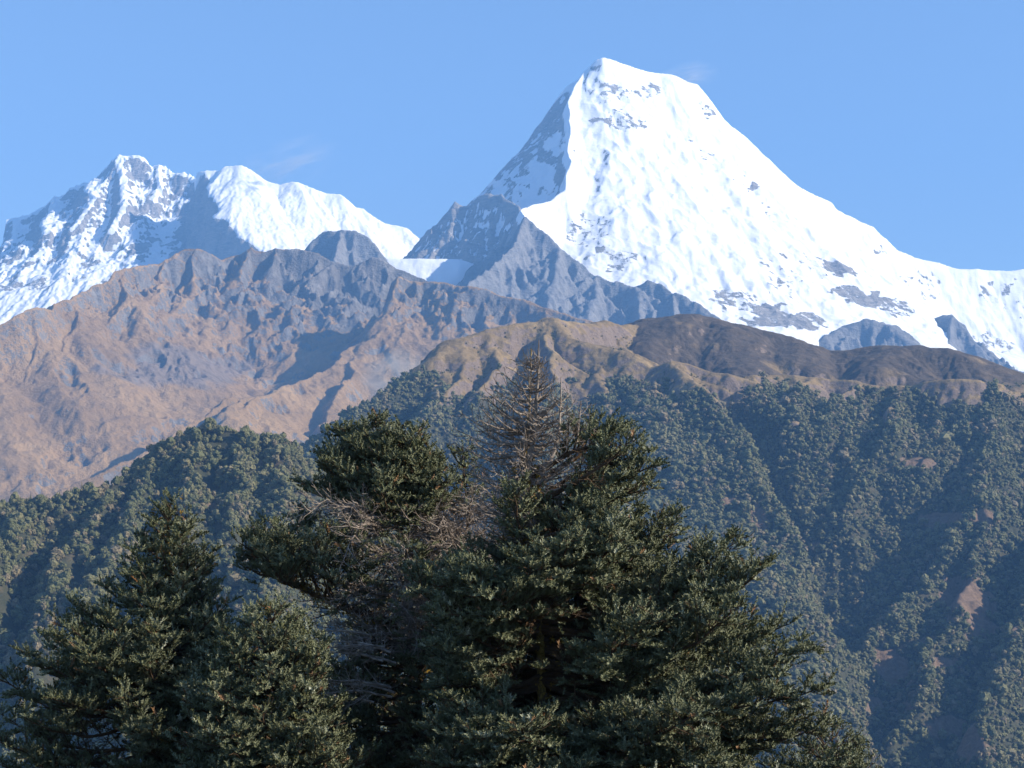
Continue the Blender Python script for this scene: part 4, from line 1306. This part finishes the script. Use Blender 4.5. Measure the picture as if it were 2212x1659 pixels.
t4.whorls(Y + .3, lerp_axis([(866, 1255), (960, 1246), (1000, 1225)]), [(866, 3, 3), (900, 30, 34), (950, 46, 40)], 878, 980, 32, 3, leaf=0.0, dead=True, rise=(50, 25), sec=.3, r0=.018, f0=.15, ds=.15, flat=.3)
# green lobe held out to the right on long limbs
for a in ([(1150, 1030, 0), (1220, 985, -.2), (1280, 958, -.3), (1335, 915, -.3)], [(1155, 1075, 0), (1230, 1040, .2), (1310, 1010, .3), (1400, 975, .3)], [(1160, 1110, 0), (1250, 1078, -.4), (1320, 1050, -.6), (1408, 1010, -.7)],
          [(1160, 1120, 0), (1250, 1085, .5), (1320, 1060, .8), (1396, 1045, 1.0)], [(1155, 1090, 0), (1240, 1050, -.8), (1300, 1010, -1.1), (1365, 960, -1.2)], [(1150, 1050, 0), (1230, 1000, .6), (1290, 960, .9), (1345, 925, 1.0)],
          [(1160, 1125, 0), (1260, 1090, -.1), (1330, 1080, -.1), (1400, 1070, 0)]):
    t4.limb([P(u, v, Y + dy) for u, v, dy in a], .06, .85, lambda f: np.where(f > .52, .95, .12), f0=.3, ds=.10, flat=.45, up=.3)
# the skirt
prof = [(1070, 110, 150), (1110, 140, 290), (1150, 175, 375), (1200, 215, 440), (1250, 250, 480), (1300, 265, 510), (1350, 255, 540), (1400, 245, 585), (1450, 240, 615), (1520, 245, 640), (1600, 260, 660), (1700, 270, 670), (1850, 270, 670)]


def gap(v, c, s_):
    if 1330 < v < 1540 and s_ < -.2 and -.6 < c < .32: return True      # trunk shows here
    if v < 1215 and c < -.45: return True
    return False


t4.whorls(Y, lerp_axis(rows), prof, 1082, 1740, 21, 5, leaf=lambda v, c, s_: (lambda f: np.where(f > (.30 if c > 0 else .42), .95 if v > 1130 or c > -.3 else .35, .15)),
          rise=(34, -2), sec=1.2, r0=.06, ds=.10, skip=gap, depth=.95, f0=.2)
for a in ([(1150, 1300, -.2), (1080, 1290, -1.2), (1010, 1265, -1.8), (935, 1262, -2.2)], [(1150, 1320, -.2), (1090, 1300, -1.6), (1040, 1275, -2.4), (980, 1270, -2.9)], [(1160, 1340, -.2), (1120, 1320, -1.8), (1080, 1290, -2.6), (1040, 1268, -3)],
          [(1160, 1350, -.2), (1090, 1345, -1.4), (1010, 1330, -2), (930, 1320, -2.3)], [(1165, 1620, -.2), (1100, 1590, -1.6), (1040, 1540, -2.2), (970, 1520, -2.4)], [(1165, 1640, -.2), (1090, 1630, -1.6), (1000, 1600, -2.2), (915, 1580, -2.5)]):
    t4.limb([P(u, v, Y + dy) for u, v, dy in a], .06, 1.05, lambda f: np.where(f > .38, .95, .1), f0=.25, ds=.105, flat=.5, up=.3)

# --- low fir in the shade between the left and the middle fir
Y = 37.5
rows = [(1300, 585), (1500, 580), (1700, 576), (1950, 572)]
st = stem_pts(rows, Y)
t5 = Fir(st[0], 'low bushy fir in deep shade between the left and middle firs')
t5.trunk(st, .20, .012)
t5.whorls(Y, lerp_axis(rows), [(1300, 6, 6), (1330, 55, 55), (1370, 115, 105), (1430, 165, 150), (1520, 200, 185), (1600, 230, 215), (1800, 250, 240)], 1307, 1740, 19, 4, leaf=GR, rise=(50, 4), sec=.85, r0=.05)
for i in range(12):
    v_ = g1.uniform(1330, 1480)
    p = P(800 + g1.uniform(-20, 60), v_ + 40, 41.0)
    a = g1.uniform(2.2, 4.4)
    Lr = g1.uniform(.9, 1.9)
    q = [p + np.array((math.cos(a) * Lr * f, math.sin(a) * Lr * f, Lr * (.25 * f - .2 * f * f))) for f in np.linspace(0, 1, 6)]
    t2.limb(q, .022, .5, 0.0, f0=.15, ds=.14, dead=True, flat=.35, up=.05)

# --- thin half bare fir at the lower right
Y = 46.0
rows = [(1560, 1800), (1600, 1798), (1700, 1790), (1950, 1770)]
st = stem_pts(rows, Y)
t6 = Fir(st[0], 'thin half bare fir whose top just shows at the lower right')
t6.trunk(st, .12, .012)
t6.whorls(Y, lerp_axis(rows), [(1560, 6, 6), (1580, 50, 42), (1610, 105, 78), (1650, 150, 110), (1720, 190, 140), (1800, 200, 150)], 1564, 1740, 17, 5, leaf=lambda v, c, s_: (lambda f: np.where(f > .45, .75, .05)), rise=(42, 10), sec=.7, r0=.03, f0=.15, flat=.4)
